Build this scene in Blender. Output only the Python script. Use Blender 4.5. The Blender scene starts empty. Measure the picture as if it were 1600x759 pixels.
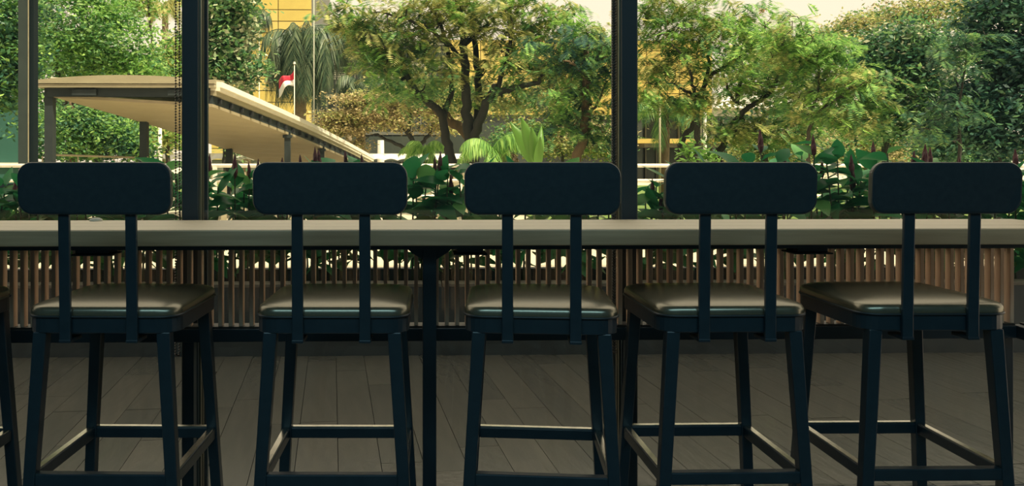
import bpy, bmesh, math, random
import numpy as np
from mathutils import Vector, Matrix

sc = bpy.context.scene
PI = math.pi
# ------------------------------------------------------------ camera, sky, sun, added fill light, exposure
F, CX, HY, H = 1320.0, 670.0, 252.0, 1.17
TH = math.atan(30 / 1320)
cd = bpy.data.cameras.new('camera'); cam = bpy.data.objects.new('camera', cd)
sc.collection.objects.link(cam); sc.camera = cam
cd.sensor_width = 36; cd.lens = 36 * F / 1600
cd.shift_x = (800 - CX) / 1600; cd.shift_y = -(379.5 - HY) / 1600
cd.clip_start = .05; cd.clip_end = 600
cam.location = (0, 0, H); cam.rotation_euler = (PI / 2, 0, -TH)

world = bpy.data.worlds.new('sky'); sc.world = world; world.use_nodes = True
wn, wl = world.node_tree.nodes, world.node_tree.links
wn.clear()
wo = wn.new('ShaderNodeOutputWorld'); bg = wn.new('ShaderNodeBackground')
tc = wn.new('ShaderNodeTexCoord'); sep = wn.new('ShaderNodeSeparateXYZ'); cr = wn.new('ShaderNodeValToRGB')
wl.new(tc.outputs['Generated'], sep.inputs[0]); wl.new(sep.outputs['Z'], cr.inputs[0])
cr.color_ramp.elements[0].position = 0; cr.color_ramp.elements[0].color = (.96, .80, .62, 1)
cr.color_ramp.elements[1].position = .9; cr.color_ramp.elements[1].color = (.92, .82, .68, 1)
wl.new(cr.outputs[0], bg.inputs[0]); bg.inputs[1].default_value = 1.08
wl.new(bg.outputs[0], wo.inputs[0])

sd = bpy.data.lights.new('sun', 'SUN'); sun = bpy.data.objects.new('sun', sd); sc.collection.objects.link(sun)
sd.energy = 6.2; sd.angle = math.radians(1.2); sd.color = (1, .90, .66)
sun.location = (6, -6, 20)
sun.rotation_euler = Vector((-.50, .42, -1.0)).to_track_quat('-Z', 'Y').to_euler()

ld = bpy.data.lights.new('added_fill', 'AREA'); ld.shape = 'RECTANGLE'; ld.size = 4.5; ld.size_y = 1.6  # unseen cool fill, added to lift the dark stools and interior
ld.energy = 52.0; ld.color = (.50, .87, 1.0)
lamp = bpy.data.objects.new('added_fill_light', ld); sc.collection.objects.link(lamp)
lamp.location = (0, -.9, 3.05)

vs = sc.view_settings
sc.display_settings.display_device = 'sRGB'
vs.view_transform = 'Standard'; vs.look = 'None'; vs.exposure = 0.35; vs.gamma = 1.0; vs.use_curve_mapping = False

rng = np.random.default_rng(7); random.seed(11)
C = sc.collection


def P(px, py, D):
    """point of the place seen at pixel px,py whose distance along +y is D"""
    xc = (px - CX) / F; up = (HY - py) / F
    dx = math.cos(TH) * xc + math.sin(TH); dy = -math.sin(TH) * xc + math.cos(TH)
    t = D / dy
    return Vector((dx * t, D, H + up * t))


# ------------------------------------------------------------ materials
def mat(name, col, rough=.6, metal=0, noise=None, bump=0, scale=8, stretch=(1, 1, 1), spec=.5, coat=0, coords='Object', ior=1.5):
    m = bpy.data.materials.new(name); m.use_nodes = True
    n, l = m.node_tree.nodes, m.node_tree.links
    b = n['Principled BSDF']
    b.inputs['Base Color'].default_value = (*col, 1); b.inputs['Roughness'].default_value = rough
    b.inputs['Metallic'].default_value = metal; b.inputs['Specular IOR Level'].default_value = spec
    b.inputs['Coat Weight'].default_value = coat; b.inputs['IOR'].default_value = ior
    if noise or bump:
        t = n.new('ShaderNodeTexCoord'); mp = n.new('ShaderNodeMapping'); nz = n.new('ShaderNodeTexNoise')
        mp.inputs['Scale'].default_value = stretch
        nz.inputs['Scale'].default_value = scale; nz.inputs['Detail'].default_value = 6
        l.new(t.outputs[coords], mp.inputs[0]); l.new(mp.outputs[0], nz.inputs[0])
        if noise:
            r = n.new('ShaderNodeValToRGB')
            r.color_ramp.elements[0].position = .3; r.color_ramp.elements[1].position = .7
            r.color_ramp.elements[0].color = (*noise, 1); r.color_ramp.elements[1].color = (*col, 1)
            l.new(nz.outputs[0], r.inputs[0]); l.new(r.outputs[0], b.inputs['Base Color'])
        if bump:
            bp = n.new('ShaderNodeBump'); bp.inputs['Strength'].default_value = bump; bp.inputs['Distance'].default_value = .01
            l.new(nz.outputs[0], bp.inputs['Height']); l.new(bp.outputs[0], b.inputs['Normal'])
    return m


def leaf_mat(name, c0, c1, c2, trans=.4, rough=.5):
    m = bpy.data.materials.new(name); m.use_nodes = True
    n, l = m.node_tree.nodes, m.node_tree.links
    b = n['Principled BSDF']; out = n['Material Output']
    g = n.new('ShaderNodeNewGeometry'); r = n.new('ShaderNodeValToRGB')
    e = r.color_ramp.elements
    e[0].position = 0; e[0].color = (*c0, 1); e[1].position = 1; e[1].color = (*c2, 1)
    k = e.new(.5); k.color = (*c1, 1)
    l.new(g.outputs['Random Per Island'], r.inputs[0])
    l.new(r.outputs[0], b.inputs['Base Color']); b.inputs['Roughness'].default_value = rough
    b.inputs['Specular IOR Level'].default_value = .35
    t = n.new('ShaderNodeBsdfTranslucent'); l.new(r.outputs[0], t.inputs[0])
    mx = n.new('ShaderNodeMixShader'); mx.inputs[0].default_value = trans
    l.new(b.outputs[0], mx.inputs[1]); l.new(t.outputs[0], mx.inputs[2]); l.new(mx.outputs[0], out.inputs[0])
    return m


def glass_mat(name, tint=(.96, .965, .94)):
    m = bpy.data.materials.new(name); m.use_nodes = True
    n, l = m.node_tree.nodes, m.node_tree.links
    n.remove(n['Principled BSDF']); out = n['Material Output']
    tr = n.new('ShaderNodeBsdfTransparent'); tr.inputs[0].default_value = (*tint, 1)
    gl = n.new('ShaderNodeBsdfGlossy'); gl.inputs['Roughness'].default_value = .02
    fr = n.new('ShaderNodeFresnel'); fr.inputs[0].default_value = 1.5
    ge = n.new('ShaderNodeNewGeometry'); im = n.new('ShaderNodeMapRange'); im.inputs[3].default_value = 1.45; im.inputs[4].default_value = 1 / 1.45
    l.new(ge.outputs['Backfacing'], im.inputs[0]); l.new(im.outputs[0], fr.inputs[0])
    mx = n.new('ShaderNodeMixShader')
    l.new(fr.outputs[0], mx.inputs[0]); l.new(tr.outputs[0], mx.inputs[1]); l.new(gl.outputs[0], mx.inputs[2])
    # smears and dust on the lower glass, a thin diffuse film
    t = n.new('ShaderNodeTexCoord'); nz = n.new('ShaderNodeTexNoise'); nz.inputs['Scale'].default_value = 3.0
    nz.inputs['Detail'].default_value = 8; nz.inputs['Distortion'].default_value = 2.5
    l.new(t.outputs['Object'], nz.inputs[0])
    r = n.new('ShaderNodeMapRange'); r.inputs[1].default_value = .40; r.inputs[2].default_value = .8
    r.inputs[3].default_value = .0; r.inputs[4].default_value = 1
    l.new(nz.outputs[0], r.inputs[0])
    df = n.new('ShaderNodeBsdfDiffuse'); df.inputs[0].default_value = (.5, .55, .55, 1)
    m2 = n.new('ShaderNodeMixShader')
    sp = n.new('ShaderNodeSeparateXYZ'); l.new(t.outputs['Object'], sp.inputs[0])
    lo = n.new('ShaderNodeMapRange'); lo.inputs[1].default_value = .55; lo.inputs[2].default_value = .75; lo.inputs[3].default_value = .075; lo.inputs[4].default_value = .012
    l.new(sp.outputs['Z'], lo.inputs[0])
    mu = n.new('ShaderNodeMath'); mu.operation = 'MULTIPLY_ADD'; l.new(r.outputs[0], mu.inputs[0]); l.new(lo.outputs[0], mu.inputs[1]); mu.inputs[2].default_value = .008
    l.new(mu.outputs[0], m2.inputs[0]); l.new(mx.outputs[0], m2.inputs[1]); l.new(df.outputs[0], m2.inputs[2])
    l.new(m2.outputs[0], out.inputs[0])
    return m


M = {}
M['frame'] = mat('black_lacquered_wood', (.020, .040, .052), .30, noise=(.015, .031, .042), scale=30, bump=.05, spec=.5)
M['leather'] = mat('black_leatherette', (.075, .070, .045), .27, bump=.015, scale=160, spec=.6, ior=2.6)
M['leather'].node_tree.nodes['Principled BSDF'].inputs['Specular Tint'].default_value = (1, .95, .76, 1)
M['piping'] = mat('piping', (.03, .04, .045), .35)
M['back'] = mat('dark_fabric_back', (.024, .042, .050), .75, noise=(.018, .033, .042), scale=60, spec=.3)
M['lit_rim'] = mat('backrest_edge_highlight', (.10, .10, .08), .30, noise=(.07, .075, .06), scale=40)  # lighter colour paints the rim highlight along the backrest edge
M['metal'] = mat('dark_metal', (.020, .038, .050), .42, metal=.2)
M['mullion'] = mat('anodised_dark_frame', (.018, .036, .048), .45, bump=.02, scale=40)
M['groove'] = mat('brushed_frame_edge', (.20, .19, .14), .35, metal=.5)
M['wood_slat'] = mat('oak_slat', (.70, .50, .35), .45, noise=(.56, .40, .28), scale=14, stretch=(6, 6, .6), bump=.1)
M['rail'] = mat('rail_wood', (.045, .042, .035), .5, noise=(.03, .03, .026), scale=20)
M['plank'] = mat('dark_oak_plank', (.135, .130, .108), .28, noise=(.106, .105, .090), scale=7, stretch=(3.5, .55, 1), bump=.35, spec=.5)
M['plank2'] = mat('dark_oak_plank_pale', (.144, .137, .112), .30, noise=(.114, .111, .094), scale=9, stretch=(3.2, .5, 1), bump=.35)
M['plank3'] = mat('dark_oak_plank_deep', (.126, .123, .104), .26, noise=(.100, .100, .086), scale=6, stretch=(4, .6, 1), bump=.35)
M['bed'] = mat('dark_joint', (.012, .014, .014), .9)
M['plaster'] = mat('dark_plaster', (.10, .13, .14), .8, noise=(.08, .11, .12), scale=5)
M['ceil'] = mat('dark_ceiling', (.10, .13, .14), .8, noise=(.08, .10, .11), scale=4)
M['concrete'] = mat('dark_planter_stone', (.050, .060, .062), .7, noise=(.035, .045, .050), scale=9, bump=.3)
M['coping'] = mat('stone_coping', (.16, .15, .12), .7, noise=(.11, .10, .08), scale=12, bump=.2)
M['soil'] = mat('soil', (.030, .026, .018), .95, noise=(.018, .016, .012), scale=25, bump=.8)
M['paving'] = mat('pale_paving', (.62, .55, .40), .85, noise=(.50, .45, .34), scale=1.2, bump=.1)
M['lawn'] = mat('lawn', (.16, .24, .05), .9, noise=(.09, .15, .03), scale=6, bump=.6)
M['glint'] = mat('stretcher_glint', (.9, .86, .72), .24, metal=1.0, noise=(.6, .58, .5), scale=30)  # bright metal strips standing in for the glint on the stretchers
M['column'] = mat('dark_grey_column', (.040, .052, .048), .7, noise=(.032, .042, .040), scale=6, spec=.08)
M['white'] = mat('white_paint', (.80, .74, .60), .5, noise=(.72, .66, .54), scale=5)
M['white_rail'] = mat('white_rail_paint', (.85, .80, .70), .4, noise=(.75, .70, .6), scale=8)
M['cream'] = mat('cream_soffit', (.33, .27, .165), .7, noise=(.29, .235, .145), scale=3, stretch=(1, 1, 4))
M['fascia'] = mat('cream_fascia', (.34, .30, .19), .55, noise=(.29, .25, .16), scale=3, stretch=(1, 1, 5))
M['grey_steel'] = mat('grey_steel', (.036, .044, .045), .6, noise=(.028, .036, .037), scale=8, spec=.15)
M['dark_steel'] = mat('dark_steel', (.010, .016, .018), .7, spec=.05)
M['yellow'] = mat('yellow_cladding', (.60, .45, .115), .5, noise=(.53, .39, .10), scale=.8)
M['yellow2'] = mat('yellow_cladding_pale', (.63, .48, .15), .5, noise=(.56, .43, .13), scale=.8)
M['glaze'] = mat('dark_glazing', (.035, .045, .042), .15, noise=(.05, .06, .05), scale=.6)
M['band'] = mat('grey_band', (.14, .14, .11), .6)
M['blind'] = mat('pale_blind', (.42, .41, .32), .6)
M['green_board'] = mat('green_hoarding', (.025, .11, .085), .6, noise=(.02, .09, .07), scale=2)
M['bark'] = mat('grey_bark', (.075, .062, .042), .9, noise=(.035, .030, .022), scale=4, stretch=(3, 3, .7), bump=.9)
M['bark_dark'] = mat('dark_bark', (.035, .034, .026), .9, noise=(.018, .018, .015), scale=5, stretch=(3, 3, .7), bump=.9)
M['bark_red'] = mat('brown_bark', (.16, .105, .055), .9, noise=(.09, .06, .035), scale=4, stretch=(3, 3, .7), bump=.9)
M['palm_bark'] = mat('palm_bark', (.26, .20, .115), .85, noise=(.17, .13, .08), scale=3, stretch=(1, 1, 6), bump=.5)
M['red'] = mat('flag_red', (.62, .02, .05), .6, noise=(.55, .02, .045), scale=5)
M['flag_white'] = mat('flag_white', (.85, .80, .75), .6, noise=(.78, .74, .70), scale=5)
M['spike'] = mat('dark_red_bract', (.10, .012, .022), .5, noise=(.055, .008, .018), scale=60, bump=.8)
M['stem'] = mat('green_stem', (.04, .075, .025), .6, noise=(.03, .05, .02), scale=20)
M['bead'] = mat('chain_bead', (.045, .042, .036), .3, metal=.4)
M['orange'] = mat('orange_flower', (.65, .12, .03), .6, noise=(.5, .09, .02), scale=30)
M['glass'] = glass_mat('window_glass')
M['awning'] = mat('white_awning', (.88, .82, .72), .5, noise=(.8, .75, .66), scale=4)
M['fill_panel'] = mat('fill_panel', (.8, .85, .85), .4)
L = {
 'bright': leaf_mat('leaf_bright_green', (0.105, 0.238, 0.064), (0.252, 0.495, 0.118), (0.504, 0.713, 0.198), .45),
 'olive': leaf_mat('leaf_olive', (0.211, 0.257, 0.089), (0.420, 0.456, 0.157), (0.756, 0.673, 0.281), .45),
 'mid': leaf_mat('leaf_mid_green', (0.063, 0.178, 0.079), (0.147, 0.317, 0.113), (0.336, 0.495, 0.171), .4),
 'glossy': leaf_mat('leaf_glossy_pale', (0.052, 0.132, 0.064), (0.140, 0.247, 0.108), (0.840, 0.791, 0.542), .2, .25),
 'dark': leaf_mat('leaf_dark_green', (0.027, 0.093, 0.062), (0.056, 0.157, 0.089), (0.133, 0.251, 0.118), .3, .4),
 'deep': leaf_mat('leaf_blue_green', (0.016, 0.056, 0.051), (0.032, 0.093, 0.075), (0.070, 0.159, 0.106), .25, .4),
 'tan': leaf_mat('leaf_tan', (0.197, 0.172, 0.076), (0.425, 0.357, 0.176), (0.759, 0.600, 0.332), .4),
 'hedge': leaf_mat('leaf_hedge', (.020, .150, .055), (.030, .215, .075), (.060, .300, .100), .45, .35),
 'hedge2': leaf_mat('leaf_hedge_light', (0.072, 0.248, 0.074), (0.107, 0.316, 0.092), (0.191, 0.406, 0.114), .45, .3),
 'palm': leaf_mat('leaf_palm', (.025, .055, .030), (.050, .095, .045), (.17, .21, .11), .2, .45),
 'banana': leaf_mat('leaf_banana', (.10, .24, .045), (.13, .28, .05), (.17, .32, .06), .4, .35),
}


# ------------------------------------------------------------ object helpers
def link(name, me, parent=None):
    o = bpy.data.objects.new(name, me); C.objects.link(o)
    if parent: o.parent = parent
    return o


def tag(o, label=None, cat=None, group=None, kind=None):
    if label: o['label'] = label
    if cat: o['category'] = cat
    if group: o['group'] = group
    if kind: o['kind'] = kind
    return o


def thing(name, label, cat, loc=(0, 0, 0), rz=0, group=None):
    o = bpy.data.objects.new(name, None); C.objects.link(o); o.empty_display_size = .1
    o.location = loc; o.rotation_euler = (0, 0, rz)
    return tag(o, label, cat, group)


class MB:
    """collects verts and faces, builds ONE mesh object"""
    def __init__(s): s.v = []; s.f = []

    def add(s, vs_, fs):
        b = len(s.v); s.v += [tuple(v) for v in vs_]; s.f += [tuple(i + b for i in f) for f in fs]; return s

    def box(s, x0, x1, y0, y1, z0, z1):
        return s.hexa([(x0, y0, z0), (x1, y0, z0), (x1, y1, z0), (x0, y1, z0)], [(x0, y0, z1), (x1, y0, z1), (x1, y1, z1), (x0, y1, z1)])

    def hexa(s, a, b):
        n = len(a)
        fs = [tuple(reversed(range(n))), tuple(range(n, 2 * n))]
        fs += [(i, (i + 1) % n, n + (i + 1) % n, n + i) for i in range(n)]
        return s.add(list(a) + list(b), fs)

    def tube(s, pts, rad, n=8, cap=True):
        pts = [Vector(p) for p in pts]
        if not hasattr(rad, '__len__'): rad = [rad] * len(pts)
        rings = []; b0 = len(s.v); u = None
        for i, p in enumerate(pts):
            d = (pts[min(i + 1, len(pts) - 1)] - pts[max(i - 1, 0)])
            d = d.normalized() if d.length > 1e-9 else Vector((0, 0, 1))
            if u is None:
                u = d.orthogonal().normalized()
            else:
                u = (u - d * u.dot(d)); u = u.normalized() if u.length > 1e-6 else d.orthogonal().normalized()
            w = d.cross(u)
            for k in range(n):
                a = 2 * PI * k / n
                s.v.append(tuple(p + (u * math.cos(a) + w * math.sin(a)) * rad[i]))
        for i in range(len(pts) - 1):
            for k in range(n):
                a = b0 + i * n + k; b = b0 + i * n + (k + 1) % n
                s.f.append((a, b, b + n, a + n))
        if cap:
            s.f.append(tuple(b0 + k for k in reversed(range(n))))
            e = b0 + (len(pts) - 1) * n
            s.f.append(tuple(e + k for k in range(n)))
        return s

    def mesh(s, name, m, smooth=False, bevel=0, seg=2):
        me = bpy.data.meshes.new(name); me.from_pydata(s.v, [], s.f)
        if bevel:
            bm = bmesh.new(); bm.from_mesh(me)
            bmesh.ops.recalc_face_normals(bm, faces=bm.faces)
            ed = [e for e in bm.edges if len(e.link_faces) == 2 and e.calc_face_angle(0) > .6]
            bmesh.ops.bevel(bm, geom=ed, offset=bevel, segments=seg, profile=.5, affect='EDGES')
            bm.to_mesh(me); bm.free()
        if smooth: me.polygons.foreach_set('use_smooth', [True] * len(me.polygons))
        for mm in (m if isinstance(m, (list, tuple)) else [m]): me.materials.append(mm)
        me.update(); return me

    def build(s, name, m, parent=None, **k): return link(name, s.mesh(name, m, **k), parent)


def box(name, m, x0, x1, y0, y1, z0, z1, parent=None, bevel=0): return MB().box(x0, x1, y0, y1, z0, z1).build(name, m, parent, bevel=bevel)
def struct(o): o['kind'] = 'structure'; return o


def rrect(w, h, r, n=6):
    pts = []
    for cx_, cy_, a0 in ((w / 2 - r, h / 2 - r, 0), (-w / 2 + r, h / 2 - r, PI / 2), (-w / 2 + r, -h / 2 + r, PI), (w / 2 - r, -h / 2 + r, 1.5 * PI)):
        for k in range(n + 1):
            a = a0 + k * PI / 2 / n; pts.append((cx_ + r * math.cos(a), cy_ + r * math.sin(a)))
    return pts


def np_mesh(name, verts, nper, m, parent=None, kind=None, smooth=False):
    """verts: (N*nper,3) - N separate polygons of nper corners"""
    me = bpy.data.meshes.new(name); nv = len(verts); nf = nv // nper
    me.vertices.add(nv); me.vertices.foreach_set('co', np.asarray(verts, dtype=np.float32).ravel())
    me.loops.add(nv); me.loops.foreach_set('vertex_index', np.arange(nv, dtype=np.int32))
    me.polygons.add(nf); me.polygons.foreach_set('loop_start', np.arange(0, nv, nper, dtype=np.int32))
    me.materials.append(m); me.update(calc_edges=True)
    o = link(name, me, parent)
    if kind: o['kind'] = kind
    return o


# ------------------------------------------------------------ room
YG = 2.99          # glass plane
XL, XR = -3.4, 3.35
ZC = 3.15
PAN = math.radians(-5.2)


def planks(parent, xr, yr, w=.165, length=1.35, seed=1, ang=PAN, z=0.0):
    r = random.Random(seed); ca, sa = math.cos(ang), math.sin(ang)
    meshes = []
    for k, mm in enumerate(('plank', 'plank2', 'plank3')):
        for ln in (1.0,):
            a = MB().box(-w / 2 + .0014, w / 2 - .0014, 0, 1, -.014, 0)
            meshes.append(a.mesh('plank', M[mm]))
    x = xr[0]; n = 0; row = 0
    y0, y1 = yr
    while x < xr[1]:
        x1 = min(x + w, xr[1]); s = y0 - r.random() * length
        while s < y1:
            e = min(s + length, y1); st = max(s, y0)
            if e - st > .02:
                o = link('plank', meshes[r.choice((0, 0, 1, 2, 2))], parent)
                cy_ = st
                o.location = (x + w / 2 + math.tan(-ang) * -(cy_ - y0) * 1.0, cy_ + .0015, z - r.random() * .0012)
                # skewed row: rotate each plank about z
                o.rotation_euler = (0, 0, -ang)
                o.scale = (1, (e - st - .003) / ca, 1); n += 1
            s += length
        x += w / ca; row += 1
    return n


floor = struct(box('floor', M['bed'], XL, XR, -2.6, YG + .03, -.2, -.016))
planks(floor, (XL + .1, XR - .35), (-1.9, YG - .02), length=1.9, seed=5)
struct(box('wall_back', M['plaster'], XL - .2, XR + .2, -2.8, -2.6, -.2, ZC))
struct(box('wall_left', M['plaster'], XL - .2, XL, -2.6, YG - .04, -.2, ZC))
struct(box('ceiling', M['ceil'], XL - .2, XR + .2, -2.8, YG + .1, ZC, ZC + .25))
struct(box('wall_sun_block', M['plaster'], XL - 5, XR + 7, -2.8, YG + .1, ZC + .26, 7.4))  # unseen upper storeys, added to keep the sun off terrace and planter
t = thing('added_light_panel', 'unseen flat panel overhead, added with the cool fill light for the stools', 'light', (0, -.9, 3.06))
box('housing', M['metal'], -2.3, 2.3, -.85, .85, .04, .09, t); box('panel_face', M['fill_panel'], -2.25, 2.25, -.8, .8, .015, .04, t)  # panel made up to go with the added fill light

# window wall: mullions + panes
def xat(px, D=YG): return P(px, 252, D).x


def mullion(n, x, w=.055, side=1, ytop=ZC):
    """dark post with recessed grooved edge strips on both sides"""
    o = MB().box(x - w / 2, x + w / 2, YG - .005, YG + .075, -.02, ytop).build(n, M['mullion'], bevel=.002)
    struct(o)
    for sx in (-1, 1):
        a = x + sx * w / 2
        lo, hi = min(a, a + sx * .006), max(a, a + sx * .006)
        MB().box(lo, hi, YG + .012, YG + .030, -.02, ytop).build('edge_strip', M['groove'], o)
        MB().box(lo, hi, YG + .045, YG + .062, -.02, ytop).build('edge_strip', M['groove'], o)
        MB().box(*((a, a + .016) if sx > 0 else (a - .016, a)), YG + .066, YG + .085, -.02, ytop).build('bead_strip', M['mullion'], o)
    return o


xm1, xm2 = xat(297.5), xat(983)
xm0 = xm1 - (xm2 - xm1)
mullion('window_1_post', xm0); mullion('window_2_post', xm1); mullion('window_3_post', xm2)
xm3 = xm2 + (xm2 - xm1); mullion('window_4_post', xm3)
xs = [XL, xm0, xm1, xm2, xm3, XR]
for i in range(5):
    a, b = xs[i] + (.03 if i else 0), xs[i + 1] - (.03 if i < 4 else .02)
    w = struct(box('window_%d' % (i + 1), M['glass'], a, b, YG + .036, YG + .044, 0.0, ZC - .06))
    box('sill_frame', M['mullion'], a, b, YG, YG + .08, -.04, -.002, w)
    box('head_frame', M['mullion'], a, b, YG, YG + .08, ZC - .07, ZC, w)
corner = struct(box('trim_1', M['mullion'], XR - .02, XR + .03, YG - .01, YG + .08, -.02, ZC))
w = struct(box('window_6', M['glass'], XR + .0, XR + .008, 1.5, YG - .02, 0, ZC - .06))
box('sill_frame', M['mullion'], XR - .03, XR + .03, 1.5, YG - .02, -.04, -.002, w)
box('head_frame', M['mullion'], XR - .03, XR + .03, 1.5, YG - .02, ZC - .07, ZC, w)
mullion_side = box('side_post', M['mullion'], XR - .03, XR + .03, 1.5, 1.56, 0, ZC, w)
struct(box('wall_right', M['plaster'], XR, XR + .2, -2.6, 1.5, -.2, ZC))

# ------------------------------------------------------------ slatted screen
scr = thing('slatted_screen', 'low screen of thin upright brown slats below the counter along the window', 'screen', (0, 2.88, 0))
x0s, x1s = -2.35, xat(1580, 2.88)
MB().box(x0s, x1s, -.03, .05, .563, .607).build('bottom_rail', M['metal'], scr, bevel=.003)
MB().box(x1s - .004, x1s + .05, -.9, .0, .563, .607).build('return_rail', M['metal'], scr, bevel=.003)
MB().box(x1s + .03, x1s + .05, -.9, .0, .607, .612).build('return_ledge', M['rail'], scr)
MB().box(x0s, x1s, -.02, .045, .607, .613).build('rail_ledge', M['rail'], scr)
MB().box(x0s, x1s, -.02, .03, .871, .913).build('top_rail', M['metal'], scr, bevel=.002)
slat_me = MB().box(-.0066, .0066, -.016, .016, .613, .872).mesh('slat', M['wood_slat'], bevel=.0012, seg=1)
pitch = .0348; k = 0; x = x1s - .008
while x > x0s:
    o = link('slat', slat_me, scr); o.location = (x, 0, 0); o.rotation_euler.z = random.uniform(-.02, .02)
    x -= pitch
for px in (xat(298, 2.88), xat(983, 2.88)):
    MB().box(px - .015, px + .015, -.02, .02, 0, .563).build('screen_foot', M['metal'], scr)

# ------------------------------------------------------------ counter
def counter_mat():
    m = mat('worn_oak_counter', (.62, .44, .24), .55, noise=(.42, .27, .13), scale=5, stretch=(.5, 9, 9), bump=.05, spec=.5, ior=2.2)
    return m


M['counter'] = counter_mat()
M['counter_top'] = mat('glare_pale_counter_top', (.90, .73, .45), .58, noise=(.78, .62, .38), scale=5, stretch=(.4, 11, 9), bump=.03, ior=3.6)  # colour lightened to carry the sky glare lying on the top
ct = thing('window_counter', 'long brown wooden window counter with bright top and dark steel legs', 'counter', (0, 0, 0))
zc = .966
cb = MB().box(-2.6, xat(1580, 2.6) + .25, 2.51, 2.935, zc - .047, zc)
cb.build('worktop', M['counter'], ct, bevel=.003)
# proud board strips with open joints on the worktop
for j, (a, b) in enumerate(((2.518, 2.645), (2.648, 2.79), (2.793, 2.93))):
    MB().box(-2.59, xat(1580, 2.6) + .24, a, b, zc - .001, zc + .0012).build('top_board', M['counter_top'], ct)
MB().box(-2.55, 2.35, 2.56, 2.60, zc - .062, zc - .047).build('under_rail', M['metal'], ct)
for px in (671, -90, ):
    X = xat(px, 2.62)
    MB().box(X - .021, X + .021, 2.60, 2.66, 0, zc - .062).build('leg', M['metal'], ct, bevel=.002)
    MB().box(X - .05, X + .05, 2.57, 2.69, 0, .008).build('foot_plate', M['metal'], ct)
    for sx in (-1, 1):
        MB().hexa([(X + sx * .021, 2.61, zc - .062), (X + sx * .075, 2.61, zc - .062), (X + sx * .055, 2.61, zc - .078), (X + sx * .021, 2.61, zc - .10)],
                  [(X + sx * .021, 2.65, zc - .062), (X + sx * .075, 2.65, zc - .062), (X + sx * .055, 2.65, zc - .078), (X + sx * .021, 2.65, zc - .10)]).build('gusset', M['metal'], ct)
X = xat(1570.5, 2.92)
MB().box(X - .019, X + .019, 2.905, 2.945, 0, zc - .047).build('leg', M['metal'], ct, bevel=.002)

for i, (a, b, lab) in enumerate(((120, 178, 'first and leftmost'), (711, 757, 'middle'), (1236, 1290, 'rightmost'))):
    xa, xb = xat(a, 2.72), xat(b, 2.72)
    t = thing('socket_box', 'black socket box under the counter, %s of the three' % lab, 'socket box', ((xa + xb) / 2, 2.73, zc - .047), 0, 'socket boxes under the counter')
    w2 = (xb - xa) / 2
    MB().box(-w2 + .006, w2 - .006, -.04, .04, -.042, 0).build('housing', M['metal'], t, bevel=.003)
    MB().box(-w2 - .006, w2 + .006, -.05, .05, -.047, -.042).build('face_plate', M['metal'], t, bevel=.0015)
    for q in (-.02, .02):
        MB().tube([(q, 0, -.049), (q, 0, -.046)], .014, 12).build('socket', M['bed'], t)

# small white dome on the counter
t = thing('white_puck', 'small white dome lying at the back edge of the counter behind the leftmost full stool', 'table marker', tuple(P(150, 343, 2.90).xy) + (zc + .0012,))
prof = [(.0215, 0), (.022, .003), (.019, .007), (.011, .0105), (0.0005, .0115)]
mb = MB(); n = 20
for r_, z_ in prof:
    mb.v += [(r_ * math.cos(2 * PI * q / n), r_ * math.sin(2 * PI * q / n), z_) for q in range(n)]
for i in range(len(prof) - 1):
    mb.f += [(i * n + q, i * n + (q + 1) % n, (i + 1) * n + (q + 1) % n, (i + 1) * n + q) for q in range(n)]
mb.f.append(tuple(range(n - 1, -1, -1)))
mb.build('dome', M['white'], t, smooth=True)

# ------------------------------------------------------------ bar stools
def leg_mesh(sx, front):
    # local: rear inner stretcher line at y=0, front inner line at y=.353, at z=.362 ; splay outwards downwards
    tx, ty = .058, .045
    def corner(z):
        w = .0315 if z < .5 else .035
        xo = sx * (.1995 - (z - .362) * tx)
        xi = xo - sx * w
        if front: yi = .353 - (z - .362) * ty; yo = yi + w
        else: yo = -.032 + (z - .362) * ty * .5; yi = yo + w
        return [(xi, yi, z), (xo, yi, z), (xo, yo, z), (xi, yo, z)]
    m = MB(); zs = (0, .362, .728)
    rings = [corner(z) for z in zs]
    for i in range(2): pass
    v = sum(rings, []); fs = [(3, 2, 1, 0), (8, 9, 10, 11)]
    for i in range(2):
        fs += [(i * 4 + k, i * 4 + (k + 1) % 4, (i + 1) * 4 + (k + 1) % 4, (i + 1) * 4 + k) for k in range(4)]
    m.add(v, fs)
    return m.mesh('leg', M['frame'], bevel=.003)


def seat_outline(scale=1.0, dx=0):
    # plan of the seat: slightly wider in front, rounded corners
    pts = []
    r = .055
    hw_b, hw_f, y0, y1 = .198 * scale, .198 * scale, -.028 - dx, .378 + dx
    for cx_, cy_, a0 in ((hw_f - r, y1 - r, 0), (-hw_f + r, y1 - r, PI / 2), (-hw_b + r, y0 + r, PI), (hw_b - r, y0 + r, 1.5 * PI)):
        for k in range(7):
            a = a0 + k * PI / 12; pts.append((cx_ + r * math.cos(a), cy_ + r * math.sin(a)))
    return pts


def cushion_mesh():
    out = seat_outline(); cx_, cy_ = 0, .175
    rings = [(1.0, 0), (1.012, .008), (1.008, .018), (.99, .0255), (.96, .0290), (.91, .0325), (.80, .0372), (.62, .0420), (.42, .0450), (.2, .0465)]
    mb = MB(); n = len(out)
    for s_, z_ in rings:
        mb.v += [(cx_ + (x - cx_) * s_, cy_ + (y - cy_) * s_, z_) for x, y in out]
    for i in range(len(rings) - 1):
        mb.f += [(i * n + q, i * n + (q + 1) % n, (i + 1) * n + (q + 1) % n, (i + 1) * n + q) for q in range(n)]
    mb.f.append(tuple((len(rings) - 1) * n + q for q in range(n))); mb.f.append(tuple(range(n - 1, -1, -1)))
    return mb.mesh('cushion', M['leather'], smooth=True)


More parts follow.
